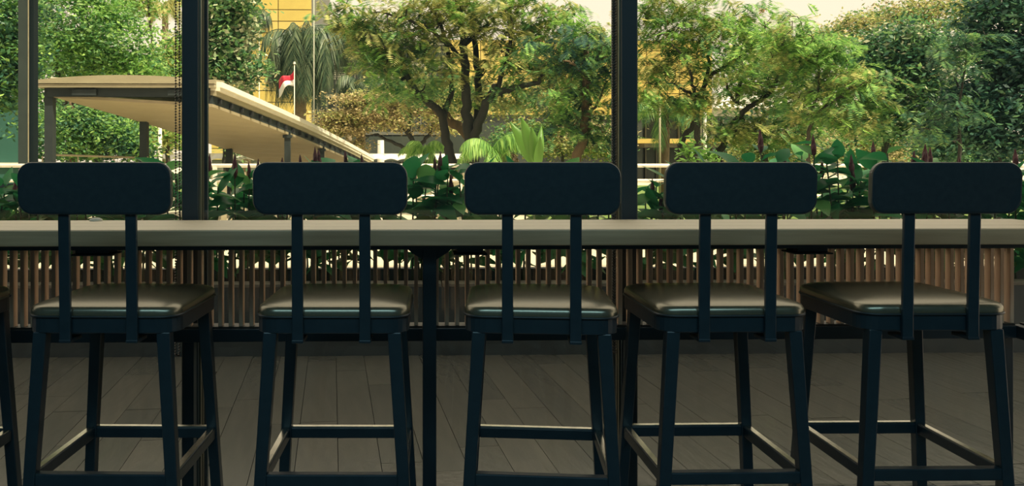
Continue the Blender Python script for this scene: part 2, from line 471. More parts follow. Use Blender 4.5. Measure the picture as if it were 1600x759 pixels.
def make_stool():
    t = thing('bar_stool', '', 'bar stool', (0, 0, 0), 0, 'bar stools along the window counter')
    for sx in (-1, 1):
        for fr in (0, 1): link('leg', leg_mesh(sx, fr), t)
    out = seat_outline()
    inner = [(x * .86, .175 + (y - .175) * .86) for x, y in out]; n = len(out)
    mb = MB()
    for ring, z_ in ((out, .726), (out, .7665), (inner, .7665), (inner, .726)):
        mb.v += [(x, y, z_) for x, y in ring]
    for i in range(4):
        j = (i + 1) % 4
        mb.f += [(i * n + q, i * n + (q + 1) % n, j * n + (q + 1) % n, j * n + q) for q in range(n)]
    mb.build('seat_frame', M['frame'], t, bevel=.002)
    cu = link('cushion', cushion_mesh(), t); cu.location = (0, 0, .765)
    pip = MB()
    pts = [(x * 1.012, .175 + (y - .175) * 1.012, .7685) for x, y in out]; pts.append(pts[0])
    pip.tube(pts, .0032, 6).build('piping', M['piping'], cu, smooth=True)
    cu.children[0].location = (0, 0, -.765)
    def bar(name, x0, x1, y0, y1, z0, z1, m=M['frame']): return MB().box(x0, x1, y0, y1, z0, z1).build(name, m, t, bevel=.003)
    bar('stretcher', -.17, .17, -.030, -.003, .330, .362)
    bar('stretcher', -.17, .17, .356, .384, .330, .362)
    for sx in (-1, 1):
        bar('stretcher', *sorted((sx * .172, sx * .196)), -.004, .357, .330, .362)
        x0, x1 = sorted((sx * .176, sx * .192))
        MB().box(x0, x1, .0, .352, .362, .3645).build('glint_strip', M['glint'], t)
    MB().box(-.168, .168, .362, .378, .362, .3645).build('glint_strip', M['glint'], t)
    # posts: flat bars leaning back, bending under the seat frame
    for sx in (-1, 1):
        x0, x1 = sx * .0865 - .0145, sx * .0865 + .0145
        path = [(-.030, .708), (-.030, .76), (-.032, .84), (-.036, .97), (-.040, 1.10)]
        mb = MB(); th = .012
        for y_, z_ in path:
            mb.v += [(x0, y_ - th, z_), (x1, y_ - th, z_), (x1, y_, z_), (x0, y_, z_)]
        mb.f = [(3, 2, 1, 0)]
        for i in range(len(path) - 1):
            mb.f += [(i * 4 + q, i * 4 + (q + 1) % 4, i * 4 + 4 + (q + 1) % 4, i * 4 + 4 + q) for q in range(4)]
        e = (len(path) - 1) * 4; mb.f.append((e, e + 1, e + 2, e + 3))
        po = mb.build('back_post', M['frame'], t, bevel=.0025)
        MB().box(x0 - .001, x1 + .001, -.043, .03, .703, .712).build('clamp', M['metal'], po, bevel=.002)
    # backrest panel: rounded rectangle, gently curved
    w, h, r = .393, .134, .036; pts = rrect(w, h, r, 7); n = len(pts)
    mb = MB(); th = .024
    def bend(x, yo): return yo + 0.22 * x * x * -1.0
    zc_ = 1.101
    prof = [(.972, -th), (.992, -th + .002), (1.0, -th + .006), (1.0, -.006), (.992, -.002), (.972, 0)]
    for s_, yo in prof:
        ins = (1 - s_) * w / 2
        for x, z in pts:
            l_ = math.hypot(x, z)
            xx = x - math.copysign(min(ins, abs(x)), x); zz = z - math.copysign(min(ins, abs(z)), z)
            tilt = -(zz) * .06
            mb.v.append((xx, bend(xx, -.037 + yo + tilt), zc_ + zz))
    for i in range(len(prof) - 1):
        mb.f += [(i * n + q, i * n + (q + 1) % n, (i + 1) * n + (q + 1) % n, (i + 1) * n + q) for q in range(n)]
    for base, rev in ((0, True), ((len(prof) - 1) * n, False)):
        # fill with strips between the left and right halves
        idx = list(range(n)); right = idx[:8] + idx[24:][::1]
        loop = [base + q for q in idx]
        mb.f.append(tuple(reversed(loop)) if rev else tuple(loop))
    bk = mb.build('backrest', [M['back'], M['lit_rim']], t, smooth=False)
    for p_ in bk.data.polygons:
        if n <= p_.index < 4 * n: p_.material_index = 1
    return t


def copy_tree(o, parent=None):
    c = o.copy(); C.objects.link(c)
    if parent: c.parent = parent
    for ch in list(o.children): copy_tree(ch, c)
    return c


def stool_place(o, x, y, deg): o.location = (x, y, 0); o.rotation_euler.z = math.radians(deg)


stool0 = make_stool()
SP = [(-.7980, 2.229, -2.27, 'leftmost fully visible black bar stool, its backrest left of the first window post'),
      (-.2000, 2.212, -1.58, 'black bar stool second from the left of the five full ones, under the flag'),
      (.3417, 2.192, -6.5, 'black bar stool just left of the middle window post, slightly turned'),
      (.8480, 2.206, .19, 'black bar stool just right of the middle window post'),
      (1.3890, 2.218, -.5, 'rightmost black bar stool at the window counter'),
      (-1.402, 2.222, -1.5, 'black bar stool cut off by the left edge, only a corner showing')]
for i, (x, y, a, lab) in enumerate(SP):
    o = stool0 if i == 0 else copy_tree(stool0)
    stool_place(o, x, y, a); o['label'] = lab

# ------------------------------------------------------------ bead chains of the roller blinds
def bead_chain(x, y, zt, zb, lab):
    mb = MB(); z = zb; k = 0
    def bead(cx_, cy_, cz, r=.0044):
        b = len(mb.v)
        mb.v.extend([(cx_, cy_, cz - r), (cx_ + r, cy_, cz), (cx_, cy_ + r, cz), (cx_ - r, cy_, cz), (cx_, cy_ - r, cz), (cx_, cy_, cz + r)])
        q = [1, 2, 3, 4]
        for i in range(4):
            mb.f.append((b, b + q[(i + 1) % 4], b + q[i])); mb.f.append((b + 5, b + q[i], b + q[(i + 1) % 4]))
    while z < zt:
        bead(x - .0055, y, z); bead(x + .0055, y + .008, z + .004); z += .0098
    for a in range(1, 6):
        an = PI + a * PI / 6; bead(x + .0055 * math.cos(an), y + .004, zb + .0065 * math.sin(an))
    mb.tube([(x - .0055, y, zb), (x - .0055, y, zt)], .0008, 4); mb.tube([(x + .0055, y + .008, zb), (x + .0055, y + .008, zt)], .0008, 4)
    o = mb.build('bead_chain', M['bead']); return tag(o, lab, 'chain', 'bead chains')


bead_chain(xat(277, 2.958), 2.958, ZC - .1, .50, 'beaded blind chain hanging left of the left window post')
bead_chain(xat(960, 2.958), 2.958, ZC - .1, .50, 'beaded blind chain hanging left of the middle window post')

# ------------------------------------------------------------ terrace outside and planter
ter = struct(box('terrace_floor', M['bed'], -5, 6, YG + .04, 5.12, -.2, -.016))
planks(ter, (-3.4, 5.2), (YG + .02, 5.1), length=1.15, seed=9)
struct(box('terrace_kerb', M['concrete'], XL - 2, XL + .01, YG + .09, 5.1, -.02, .0))
pl = thing('planter_box', 'long dark stone planter trough running outside the window', 'planter', (0, 5.1, 0))
Xa, Xb = -4.6, 6.6
MB().box(Xa, Xb, 0, .10, -.1, .412).build('front_wall', M['concrete'], pl)
MB().box(Xa, Xb, .64, .72, -.1, .441).build('rear_wall', M['concrete'], pl)
xx = Xa
cop = MB().box(0, .792, -.012, .115, .412, .434).mesh('coping_stone', M['coping'], bevel=.003, seg=1)
while xx < Xb - .1:
    o = link('coping_stone', cop, pl); o.location = (xx, 0, random.uniform(-.001, .001)); xx += .8
so = MB().box(Xa, Xb, .1, .64, .2, .34).build('soil', M['soil'], pl); so['kind'] = 'stuff'

g = struct(MB().box(-90, 90, 5.82, 140, -.3, 0).build('ground', M['paving'])); g
# darker kerb lines on the paving
struct(MB().box(-60, -7.6, 11.5, 70, 0, .03).build('lawn', M['lawn']))
struct(MB().box(2.5, 60, 13.0, 40, 0, .03).build('lawn', M['lawn']))

# hedge plants
def leaf_blade(length, width, curl, m, folds=5, name='leaf'):
    """leaf along +x from the origin, arching down, with a folded midrib"""
    mb = MB(); n = folds
    for i in range(n + 1):
        s_ = i / n; x = length * s_ * (1 - .12 * curl * s_); z = length * (.18 * s_ - curl * s_ * s_ * .55)
        w = width * math.sin(PI * min(1, s_ ** .75 * .97 + .02)) * .5 + .0008
        mb.v += [(x, -w, z + w * .28), (x, 0, z), (x, w, z + w * .28)]
    for i in range(n):
        a = i * 3; mb.f += [(a, a + 1, a + 4, a + 3), (a + 1, a + 2, a + 5, a + 4)]
    return mb.mesh(name, m, smooth=True)


leafs = [leaf_blade(.17, .075, .3, L['hedge']), leaf_blade(.20, .085, .8, L['hedge']), leaf_blade(.15, .07, 1.1, L['hedge']),
         leaf_blade(.17, .078, .6, L['hedge2']), leaf_blade(.14, .065, 0, L['hedge'])]
def spike_mesh():
    mb = MB(); n = 8
    prof = [(.004, 0), (.010, .012), (.0145, .035), (.0135, .06), (.010, .085), (.006, .108), (.0015, .13)]
    for j, (r_, z_) in enumerate(prof):
        mb.v += [(r_ * (1 + .22 * ((q + j) % 2)) * math.cos(2 * PI * q / n), r_ * (1 + .22 * ((q + j) % 2)) * math.sin(2 * PI * q / n), z_) for q in range(n)]
    for j in range(len(prof) - 1):
        mb.f += [(j * n + q, j * n + (q + 1) % n, (j + 1) * n + (q + 1) % n, (j + 1) * n + q) for q in range(n)]
    mb.f.append(tuple(range(n - 1, -1, -1))); mb.f.append(tuple((len(prof) - 1) * n + q for q in range(n)))
    return mb.mesh('flower_spike', M['spike'])


spk = spike_mesh()


ZONES = [(30, 'left of the leftmost full stool'), (150, 'behind the left half of the leftmost full backrest'), (272, 'behind the right half of the leftmost full backrest'),
         (322, 'beside the left window post'), (396, 'between left window post and second stool'), (516, 'behind the left half of the second full backrest'),
         (636, 'behind the right half of the second full backrest'), (727, 'between second and third stools'), (847, 'behind the left half of the third backrest'),
         (968, 'behind the right half of the third backrest'), (1040, 'right of the middle window post'), (1157, 'behind the left half of the fourth backrest'),
         (1276, 'behind the right half of the fourth backrest'), (1356, 'between fourth and fifth stools'), (1475, 'behind the left half of the rightmost backrest'),
         (1590, 'behind the right half of the rightmost backrest'), (9999, 'past the rightmost backrest')]


def zone(px):
    for a, b in ZONES:
        if px < a: return b


HEDGE = {}


def hedge_plant(px, ytop, D, spike, r, dens=9):
    top = P(px, ytop, D); z0 = .34; hgt = top.z - z0
    t = thing('hedge_plant', 'plant', 'plant', (top.x, D, z0), r.random() * 6.28)
    HEDGE.setdefault((zone(px), spike), []).append((px, t))
    hs = hgt - (.13 if spike else .02)
    lean = (r.uniform(-.05, .05), r.uniform(-.05, .05))
    def at(s_): return (lean[0] * s_ * s_, lean[1] * s_ * s_, hs * s_)
    rz = t.rotation_euler.z
    t.location.x -= lean[0] * math.cos(rz) - lean[1] * math.sin(rz); t.location.y -= lean[0] * math.sin(rz) + lean[1] * math.cos(rz)
    MB().tube([at(q / 5) for q in range(6)], [.007, .0065, .006, .0055, .005, .004], 6).build('stem', M['stem'], t, smooth=True)
    a = r.random() * 6.28
    n = int(hs / .78 * dens + 3)
    for i in range(n):
        s_ = .26 + .74 * i / (n - 1); p = at(s_)
        o = link('leaf', leafs[r.choice((0, 1, 1, 2, 3, 4))], t); a += 2.0 + r.uniform(-.3, .3)
        o.location = p; o.rotation_euler = (r.uniform(-.6, .6), -r.uniform(-.3, .6) - (.3 if i > n - 3 else 0), a)
        k_ = r.uniform(1.05, 1.5) * (.75 if i > n - 2 else 1); o.scale = (k_, k_ * 1.12, k_)
    if spike:
        o = link('flower_spike', spk, t); o.location = at(1); o.rotation_euler = (r.uniform(-.06, .06), r.uniform(-.06, .06), 0)
        k_ = r.uniform(.85, 1.25); o.scale = (k_, k_, k_)


r = random.Random(4)
# flowering plants seen with their spikes (pixel of the spike tip)
spikes = [(25, 282), (298, 236), (326, 247), (367, 247), (390, 248), (402, 244), (440, 250), (493, 231), (499, 238), (541, 232), (566, 240),
          (648, 242), (680, 245), (687, 238), (705, 275), (1020, 285), (1032, 300), (1189, 207), (1272, 212), (1285, 247), (1331, 243), (1365, 224),
          (1332, 268), (1426, 240), (1445, 232), (1454, 229), (1587, 238), (1225, 240), (1500, 244), (470, 246), (905, 262), (140, 262), (210, 268), (1110, 252), (780, 258), (60, 262)]
for px, py in spikes: hedge_plant(px, py, r.uniform(5.36, 5.62), True, r)
plain = []
px = -60
while px < 1700:
    if 1180 < px < 1400: yt = r.uniform(228, 275)
    elif 1400 <= px: yt = r.uniform(262, 290)
    elif 1040 < px < 1180: yt = r.uniform(245, 290)
    elif px < 45 or 960 < px < 1045: yt = r.uniform(285, 310)
    else: yt = r.uniform(262, 292)
    plain.append((px, yt)); px += r.uniform(15, 21)
for px, py in plain: hedge_plant(px, py, r.uniform(5.28, 5.66), False, r, 12)
ORD = ['leftmost', 'second from left', 'third from left', 'fourth from left', 'fifth from left', 'sixth from left', 'seventh from left', 'eighth from left', 'ninth from left', 'tenth from left']
for (zn, sp), lst in HEDGE.items():
    lst.sort(key=lambda q: q[0]); kind = 'red-spiked plant' if sp else 'flowerless leafy plant'
    for i, (px, t) in enumerate(lst):
        w_ = 'only' if len(lst) == 1 else 'rightmost' if i == len(lst) - 1 else ORD[i].replace(' from', '-from-').replace('- ', '-').replace(' left', 'left') if i else 'leftmost'
        t['label'] = '%s %s in planter, %s' % (w_, kind, zn); t['group'] = 'planter plants outside the window'

# ------------------------------------------------------------ white railing beyond the planter
D = 9.0
rl = thing('white_railing', 'white tube railing running across behind the planter plants', 'railing', (0, D, 0))
for z_, rr in ((1.125, .020), (.965, .016), (.80, .014)):
    MB().tube([(-9, 0, z_), (9, 0, z_)], rr, 8).build('rail', M['white_rail'], rl, smooth=True)
xx = xat(697, D) - 2.45 * 4
while xx < 9.2:
    MB().box(xx - .02, xx + .02, -.02, .02, 0, 1.12).build('post', M['white_rail'], rl); xx += 2.45


# pale picket panels behind the railing (brownish upright boards seen between leaves)
def picket(x0, x1, D, z1, lab):
    t = thing('picket_fence', lab, 'fence', ((x0 + x1) / 2, D, 0)); w = (x1 - x0) / 2
    MB().box(-w, w, -.02, .02, z1 - .16, z1 - .10).build('fence_rail', M['fascia'], t)
    MB().box(-w, w, -.02, .02, .15, .21).build('fence_rail', M['fascia'], t)
    me = MB().box(-.04, .04, -.035, -.02, .03, z1).mesh('picket', M['fascia']); x = -w + .05
    while x < w: o = link('picket', me, t); o.location.x = x; x += .135


picket(xat(330, 12), xat(470, 12), 12, 1.02, 'low cream picket fence behind the plants right of the first window post')
picket(xat(650, 12.5), xat(740, 12.5), 12.5, 1.0, 'low cream picket fence between the second and third stools')

# bench at the far left
t = thing('street_bench', 'dark slatted street bench on the pavement at the far left', 'bench', tuple(P(10, 300, 10.5).xy) + (0,))
for z_, y_ in ((.44, -.2), (.44, -.05), (.44, .1), (.62, .24), (.78, .27)):
    MB().box(-.9, .9, y_, y_ + (.11 if z_ < .5 else .03), z_, z_ + (.04 if z_ < .5 else .11)).build('bench_slat', M['dark_steel'], t)
for x_ in (-.8, .8):
    MB().tube([(x_, -.18, 0), (x_, -.18, .44)], .025).build('leg', M['dark_steel'], t); MB().tube([(x_, .2, 0), (x_, .2, .5), (x_, .29, .88)], .025).build('leg', M['dark_steel'], t)

# ------------------------------------------------------------ covered walkway
def roof_strip(mb, A, B, thick_a, thick_b):
    pass


cw = thing('covered_walkway', 'long cream flat-roofed covered walkway sloping down to the right, left of the middle', 'walkway canopy')
A = P(84, 152, 14.0); B = P(332, 167, 14.0)      # underside front corners
N_ = 12
left = []; right = []
Dl, Dr = P(420, 258, 22.0), P(580, 266, 25.5)
zt = 0
for i in range(N_ + 1):
    s_ = i / N_
    q = A.lerp(Dl, s_); q.z += .18 * math.sin(PI * s_) * .35; left.append(q)
    q = B.lerp(Dr, s_); q.z += .18 * math.sin(PI * s_) * .35; right.append(q)


def loft(pa, pb, z0, z1, name, m, ea=0, eb=0):
    """slab between two edge lines from z0 to z1 above them; ea/eb widen each side"""
    mb = MB()
    for a, b in zip(pa, pb):
        d = (b - a).normalized(); a2 = a - d * ea; b2 = b + d * eb
        mb.v += [(a2.x, a2.y, a2.z + z0), (b2.x, b2.y, b2.z + z0), (b2.x, b2.y, b2.z + z1), (a2.x, a2.y, a2.z + z1)]
    n = len(pa); mb.f = [(3, 2, 1, 0), tuple((n - 1) * 4 + k for k in range(4))]
    for i in range(n - 1):
        mb.f += [(i * 4 + k, i * 4 + (k + 1) % 4, i * 4 + 4 + (k + 1) % 4, i * 4 + 4 + k) for k in range(4)]
    mb.f = [tuple(reversed(f)) for f in mb.f]
    return mb.build(name, m, cw)


loft(left, right, 0, .05, 'soffit', M['cream'])
# edge beam along the right side: grey band with notches, cream trim, white flashing
er = [p + (r2 - p).normalized() * .0 for p, r2 in zip(right, right)]
def inset(pl_, ql_, d0): return [q + (p - q).normalized() * d0 for p, q in zip(pl_, ql_)]
loft(inset(left, right, .10), right, .05, .19, 'side_beam', M['grey_steel'], 0, 0)
loft(inset(left, right, .16), right, .19, .27, 'trim_board', M['fascia'], 0, .06)
loft(left, right, .27, .33, 'roof_sheet', M['white'], .05, .12)
loft(inset(left, right, .05), right, .33, .42, 'flashing', M['awning'], 0, .16)
notch = MB().box(-.05, .05, -.03, .03, -.04, .04).mesh('bracket', M['bed'])
for i in range(24):
    s_ = (i + .5) / 24 * N_; k_ = int(s_); q = right[k_].lerp(right[min(k_ + 1, N_)], s_ - k_)
    o = link('bracket', notch, cw); o.location = (q.x + .005, q.y, q.z + .12)
# front end: curved cream fascia, dark gap, lower lip, recessed beam
ex0, ex1 = P(55, 135, 13.9), P(336, 135, 13.9)
mb = MB(); n = 24
for i in range(n + 1):
    s_ = i / n; x_ = ex0.x + (ex1.x - ex0.x) * s_
    py_top = 128 - 10.5 * math.sin(PI * min(1, s_ * 1.0 * .95 + .03)) ** .7 if s_ < .99 else 124
    zt_ = P(100, py_top, 13.9).z; zb_ = P(100, 130.5, 13.9).z
    zt_ = max(zt_, zb_ + .02)
    mb.v += [(x_, 13.84, zb_), (x_, 14.6, zb_ + .02), (x_, 14.6, zt_ + .05), (x_, 13.84, zt_)]
mb.f = [(3, 2, 1, 0), tuple(n * 4 + k for k in range(4))]
for i in range(n): mb.f += [(i * 4 + k, i * 4 + (k + 1) % 4, i * 4 + 4 + (k + 1) % 4, i * 4 + 4 + k) for k in range(4)]
mb.build('end_fascia', M['fascia'], cw)
zb = P(100, 136.5, 13.9).z; zt2 = P(100, 131.5, 13.9).z
MB().box(ex0.x, ex1.x, 13.86, 14.3, zb, zt2).build('end_lip', M['fascia'], cw)
zb2 = P(100, 151, 13.95).z
MB().box(P(73, 140, 13.95).x, ex1.x - .1, 13.95, 14.08, zb2, zb).build('end_beam', M['grey_steel'], cw)
MB().box(P(112, 140, 13.9).x, P(150, 140, 13.9).x, 13.90, 13.96, zb2 + .02, zb - .03).build('beam_plate', M['grey_steel'], cw)
MB().box(P(262, 140, 13.9).x, P(300, 140, 13.9).x, 13.90, 13.96, zb2 + .02, zb - .03).build('beam_plate', M['grey_steel'], cw)


def cpost(px, D, ztop, w=.12, m='grey_steel'):
    X = xat(px, D); MB().box(X - w / 2, X + w / 2, D - w / 2, D + w / 2, 0, ztop).build('post', M[m], cw)


cpost(78.5, 14.05, 2.38, .135); 
for s_ in (.34, .56, .80):
    k_ = int(s_ * N_); q = right[k_].lerp(right[k_ + 1], s_ * N_ - k_)
    MB().box(q.x - .10, q.x + .02, q.y - .06, q.y + .06, 0, q.z + .06).build('post', M['grey_steel'], cw)
    MB().box(q.x - .13, q.x + .05, q.y - .09, q.y + .09, q.z - .06, q.z + .0).build('post_cap', M['grey_steel'], cw)
for s_ in (.30, .72):
    k_ = int(s_ * N_); q = left[k_].lerp(left[k_ + 1], s_ * N_ - k_)
    MB().box(q.x, q.x + .14, q.y - .07, q.y + .07, 0, q.z + .03).build('post', M['grey_steel'], cw)
# handrail under the roof
MB().tube([P(85, 242, 14.4), P(210, 246, 16)], .018).build('handrail', M['fascia'], cw)
for px in (88, 125, 165, 205):
    p = P(px, 244, 15); MB().tube([(p.x, 14.4 + (px - 85) / 125 * 1.6, 0), (p.x, 14.4 + (px - 85) / 125 * 1.6, p.z)], .012).build('handrail_post', M['fascia'], cw)

# awnings: scalloped white strips
def awning(px0, px1, D, py, lab, h=.14):
    X0, X1 = xat(px0, D), xat(px1, D); zt_ = P(500, py, D).z
    t = thing('scalloped_awning', lab, 'awning', ((X0 + X1) / 2, D, 0)); w = (X1 - X0) / 2
    n = int((X1 - X0) / .42); me = None
    mb = MB(); q = 8
    for i in range(q + 1):
        s_ = i / q; xx = -.21 + .42 * s_; z_ = -.05 * (1 - math.sin(PI * s_))
        mb.v += [(xx, 0, z_), (xx, -.25, z_ - h), (xx, -.25, z_ - h - .02), (xx, .0, z_ - .02)]
    mb.f = [(0, 1, 2, 3), tuple(q * 4 + k for k in (3, 2, 1, 0))]
    for i in range(q): mb.f += [(i * 4 + k, i * 4 + 4 + k, i * 4 + 4 + (k + 1) % 4, i * 4 + (k + 1) % 4) for k in range(4)]
    me = mb.mesh('scallop', M['awning'])
    for i in range(n): o = link('scallop', me, t); o.location = (-w + .21 + i * .42, -.3, zt_)
    MB().box(-w, w, -.3, .9, zt_ - .03, zt_ + .01).build('awning_top', M['awning'], t)
    i = -w + .1
    while i < w: MB().box(i - .03, i + .03, -.28, -.22, 0, zt_ - .05).build('post', M['grey_steel'], t); i += 2.2


awning(560, 742, 27, 240.5, 'white scalloped awning behind the second stool and the two-trunk tree')
awning(250, 440, 26, 240, 'white scalloped awning below the covered walkway roof')

# ------------------------------------------------------------ yellow building
DB = 52.0
yb = thing('yellow_building', 'large yellow-clad building with dark glazing behind the trees', 'building', (0, DB, 0))
def bx(px0, px1, py0, py1): return xat(px0, DB), xat(px1, DB), P(670, py1, DB).z, P(670, py0, DB).z
x0, x1, z0, z1 = bx(330, 487, -60, 252)
MB().box(x0, x1, .1, 12, 0, z1).build('core_wall', M['band'], yb)
def panels(px0, px1, py0, py1, nx, nz, yoff=0):
    x0, x1, z0, z1 = bx(px0, px1, py0, py1); w = (x1 - x0) / nx; h = (z1 - z0) / nz
    ms = [MB().box(.025, w - .025, 0, .1, .025, h - .025).mesh('cladding_panel', M[k]) for k in ('yellow', 'yellow2')]
    for i in range(nx):
        for j in range(nz):
            o = link('cladding_panel', ms[random.random() < .3], yb); o.location = (x0 + i * w, yoff - random.uniform(0, .015), z0 + j * h)


panels(330, 487, -20, 250, 3, 15)
# middle: dark glazing set back with bands and blinds; right: yellow upper volume
x0, x1, z0, z1 = bx(487, 1012, 60, 252)
MB().box(x0, x1, 1.2, 12, 0, z1).build('glazed_core', M['glaze'], yb)
panels(700, 1122, 58, 178, 8, 7, 1.0)
x0, x1, z0, z1 = bx(487, 1122, 58, 178)
MB().box(xat(697, DB), x1, 1.1, 12, z0, z1).build('upper_core', M['band'], yb)
for py in (62, 100, 146, 205, 214):
    x0, x1, z0, z1 = bx(487, 700, py, py + 5); MB().box(x0, x1, .9, 1.2, z0, z1).build('floor_band', M['band'], yb)
for px in range(492, 700, 15):
    x0, x1, z0, z1 = bx(px, px + 1.6, 60, 250); MB().box(x0, x1, 1.05, 1.2, 0, z1).build('window_mullion', M['band'], yb)
for px, w_ in ((510, 13), (525, 13), (578, 28), (609, 28), (641, 28)):
    x0, x1, z0, z1 = bx(px, px + w_, 92, 122); bl = MB()
    for j in range(9): bl.box(x0, x1, .98, 1.04, z0 + (z1 - z0) * j / 9, z0 + (z1 - z0) * (j + .7) / 9)
    bl.build('blind', M['blind'], yb)
x0, x1, z0, z1 = bx(487, 700, 205, 252); MB().box(x0, x1, .3, 1.1, z0, z1 - .3).build('dark_parapet', M['glaze'], yb)
# ground storey right of the middle post
x0, x1, z0, z1 = bx(1000, 1240, 178, 250); MB().box(x0, x1, 2.2, 12, 0, z1).build('shop_glazing', M['glaze'], yb)
for px in range(1004, 1240, 18):
    x0, x1, z0, z1 = bx(px, px + 2.2, 178, 250); MB().box(x0, x1, 2.0, 2.2, 0, z1).build('window_mullion', M['band'], yb)
x0, x1, z0, z1 = bx(1003, 1184, 217, 224); MB().box(x0, x1, -1, 2.2, z0, z1).build('yellow_ledge', M['yellow'], yb)
x0, x1, z0, z1 = bx(1003, 1184, 224, 230); MB().box(x0, x1, -.6, 2.2, z0, z1).build('ledge_soffit', M['band'], yb)
x0, x1, z0, z1 = bx(860, 1003, 217, 224); MB().box(x0, x1, -1, 2.2, z0, z1).build('yellow_ledge', M['yellow'], yb)

# pale building between the right-hand trees
t = thing('pale_building', 'pale low building with light roof glimpsed through the feathery trees', 'building', (xat(1215, 70), 70, 0))
MB().box(-5, 9, 0, 8, 0, 5.6).build('wall', M['blind'], t)
MB().hexa([(-5.4, -.6, 5.6), (9.4, -.6, 5.6), (9.4, 8, 5.6), (-5.4, 8, 5.6)], [(-4, 1.5, 6.8), (8, 1.5, 6.8), (8, 6, 6.8), (-4, 6, 6.8)]).build('roof', M['awning'], t)
for i in range(5): MB().box(-4 + i * 2.6, -2.4 + i * 2.6, -.06, 0, 2.6, 4.6).build('window', M['glaze'], t)

# ------------------------------------------------------------ flag, poles, hoarding, column
def pole(px, D, ytop, r_, m, name, lab, cat):
    X = xat(px, D); zt_ = P(px, ytop, D).z
    t = thing(name, lab, cat, (X, D, 0)); MB().tube([(0, 0, 0), (0, 0, zt_)], [r_, r_ * .8], 10).build('pole', m, t, smooth=True)
    MB().tube([(0, 0, 0), (0, 0, .05)], r_ * 2.5, 10).build('base_plate', m, t); return t, zt_


t, z_ = pole(460, 30, 100, .020, M['white'], 'flag_pole', 'thin white flagpole carrying the red and white flag', 'pole')
MB().tube([(0, 0, z_), (0, 0, z_ + .08)], [.05, .03], 8).build('finial', M['white'], t)
fl = thing('flag', 'red over white flag drooping from the pole in front of the yellow wall', 'flag', (xat(460, 30), 30, 0))
def flag_half(v0, v1, m, name):
    mb = MB(); nx = 12
    for j in range(4):
        v = v0 + (v1 - v0) * j / 3
        for i in range(nx + 1):
            u = i / nx
            px = 459 - 24 * u; py = 110 + 16 * u + v * (22 - 2 * math.sin(u * 5)) + 2.5 * math.sin(u * 6 + v * 2)
            p = P(px, py, 30); mb.v.append((p.x - xat(460, 30), .14 * math.sin(u * 7 + v), p.z))
    for j in range(3):
        for i in range(nx): a = j * (nx + 1) + i; mb.f.append((a, a + 1, a + nx + 2, a + nx + 1))
    o = mb.build(name, m, fl, smooth=True); s = o.modifiers.new('s', 'SOLIDIFY'); s.thickness = .008


flag_half(0, .5, M['red'], 'red_band'); flag_half(.5, 1, M['flag_white'], 'white_band')
pole(490.5, 31, -20, .024, M['blind'], 'lamp_pole', 'tall pale pole at the right end of the yellow wall', 'pole')
pole(405, 44, 40, .035, M['white'], 'lamp_pole', 'thin white pole before the yellow wall left of the flag', 'pole')
pole(1101.5, 26, 176, .06, M['white'], 'lamp_pole', 'short white post standing before the dark glazing right of the middle window post', 'pole')
pole(1031, 22, 150, .032, M['fascia'], 'lamp_pole', 'thin pale pole beside the brown palm trunk right of the middle window post', 'pole')
pole(250, 20, 196, .055, M['white'], 'white_post', 'white post under the far corner of the covered walkway', 'post')
t, z_ = pole(595, 34, 219, .16, M['white'], 'white_post', 'stubby white post above the scalloped awning', 'post')
t = thing('street_lamp', 'white street lamp arm poking out of the feathery tree', 'street lamp', (xat(1164, 24), 24, 0))
zt_ = P(1164, 190, 24).z
MB().tube([(0, 0, 0), (0, 0, zt_)], .04, 8).build('pole', M['grey_steel'], t)
MB().tube([(0, 0, zt_), (.12, 0, zt_ - .04), (.30, 0, zt_ - .14)], [.03, .05, .035], 8).build('lamp_head', M['white'], t)

t = thing('green_hoarding', 'dark green board wall at the far left behind the grey column', 'hoarding', (xat(-20, 20), 20, 0))
for i in range(5):
    x_ = -2.6 + i * .68
    MB().box(x_, x_ + .67, 0, .06, .12, P(0, 152, 20).z).build('board', M['green_board'], t)
MB().box(-2.7, .85, -.05, .1, .0, .12).build('base_rail', M['white'], t)
MB().box(-2.7, .85, -.08, .0, 1.06, 1.14).build('white_strip', M['white'], t)
t = thing('steel_column', 'tall grey square steel column left of the covered walkway', 'column', (xat(42, 13.2), 13.2, 0))
w_ = 16 / F * 13.2 / 2
MB().box(-w_ - .01, w_ - .015, -.1, .1, 0, 6).build('shaft', M['column'], t, bevel=.004)
MB().box(w_ - .01, w_ + .05, -.06, .1, 0, 6).build('flange', M['dark_steel'], t)
MB().box(w_ - .018, w_ - .009, -.105, -.09, 0, 6).build('edge_strip', M['fascia'], t)
MB().box(-w_ - .1, w_ + .1, -.16, .16, 0, .02).build('base_plate', M['dark_steel'], t)

# ------------------------------------------------------------ trees
def quads(cen, ax, ay, L_, W_):
    """leaf quads: centres, unit axes, lengths, widths -> pointed 4-corner leaves"""
    a = cen - ax * L_[:, None] * .5; b = cen + ay * W_[:, None] * .5 + ax * L_[:, None] * .05
    c = cen + ax * L_[:, None] * .5; d = cen - ay * W_[:, None] * .5 + ax * L_[:, None] * .05
    return np.stack([a, b, c, d], 1).reshape(-1, 3)


def unit(v): return v / (np.linalg.norm(v, axis=1, keepdims=True) + 1e-9)


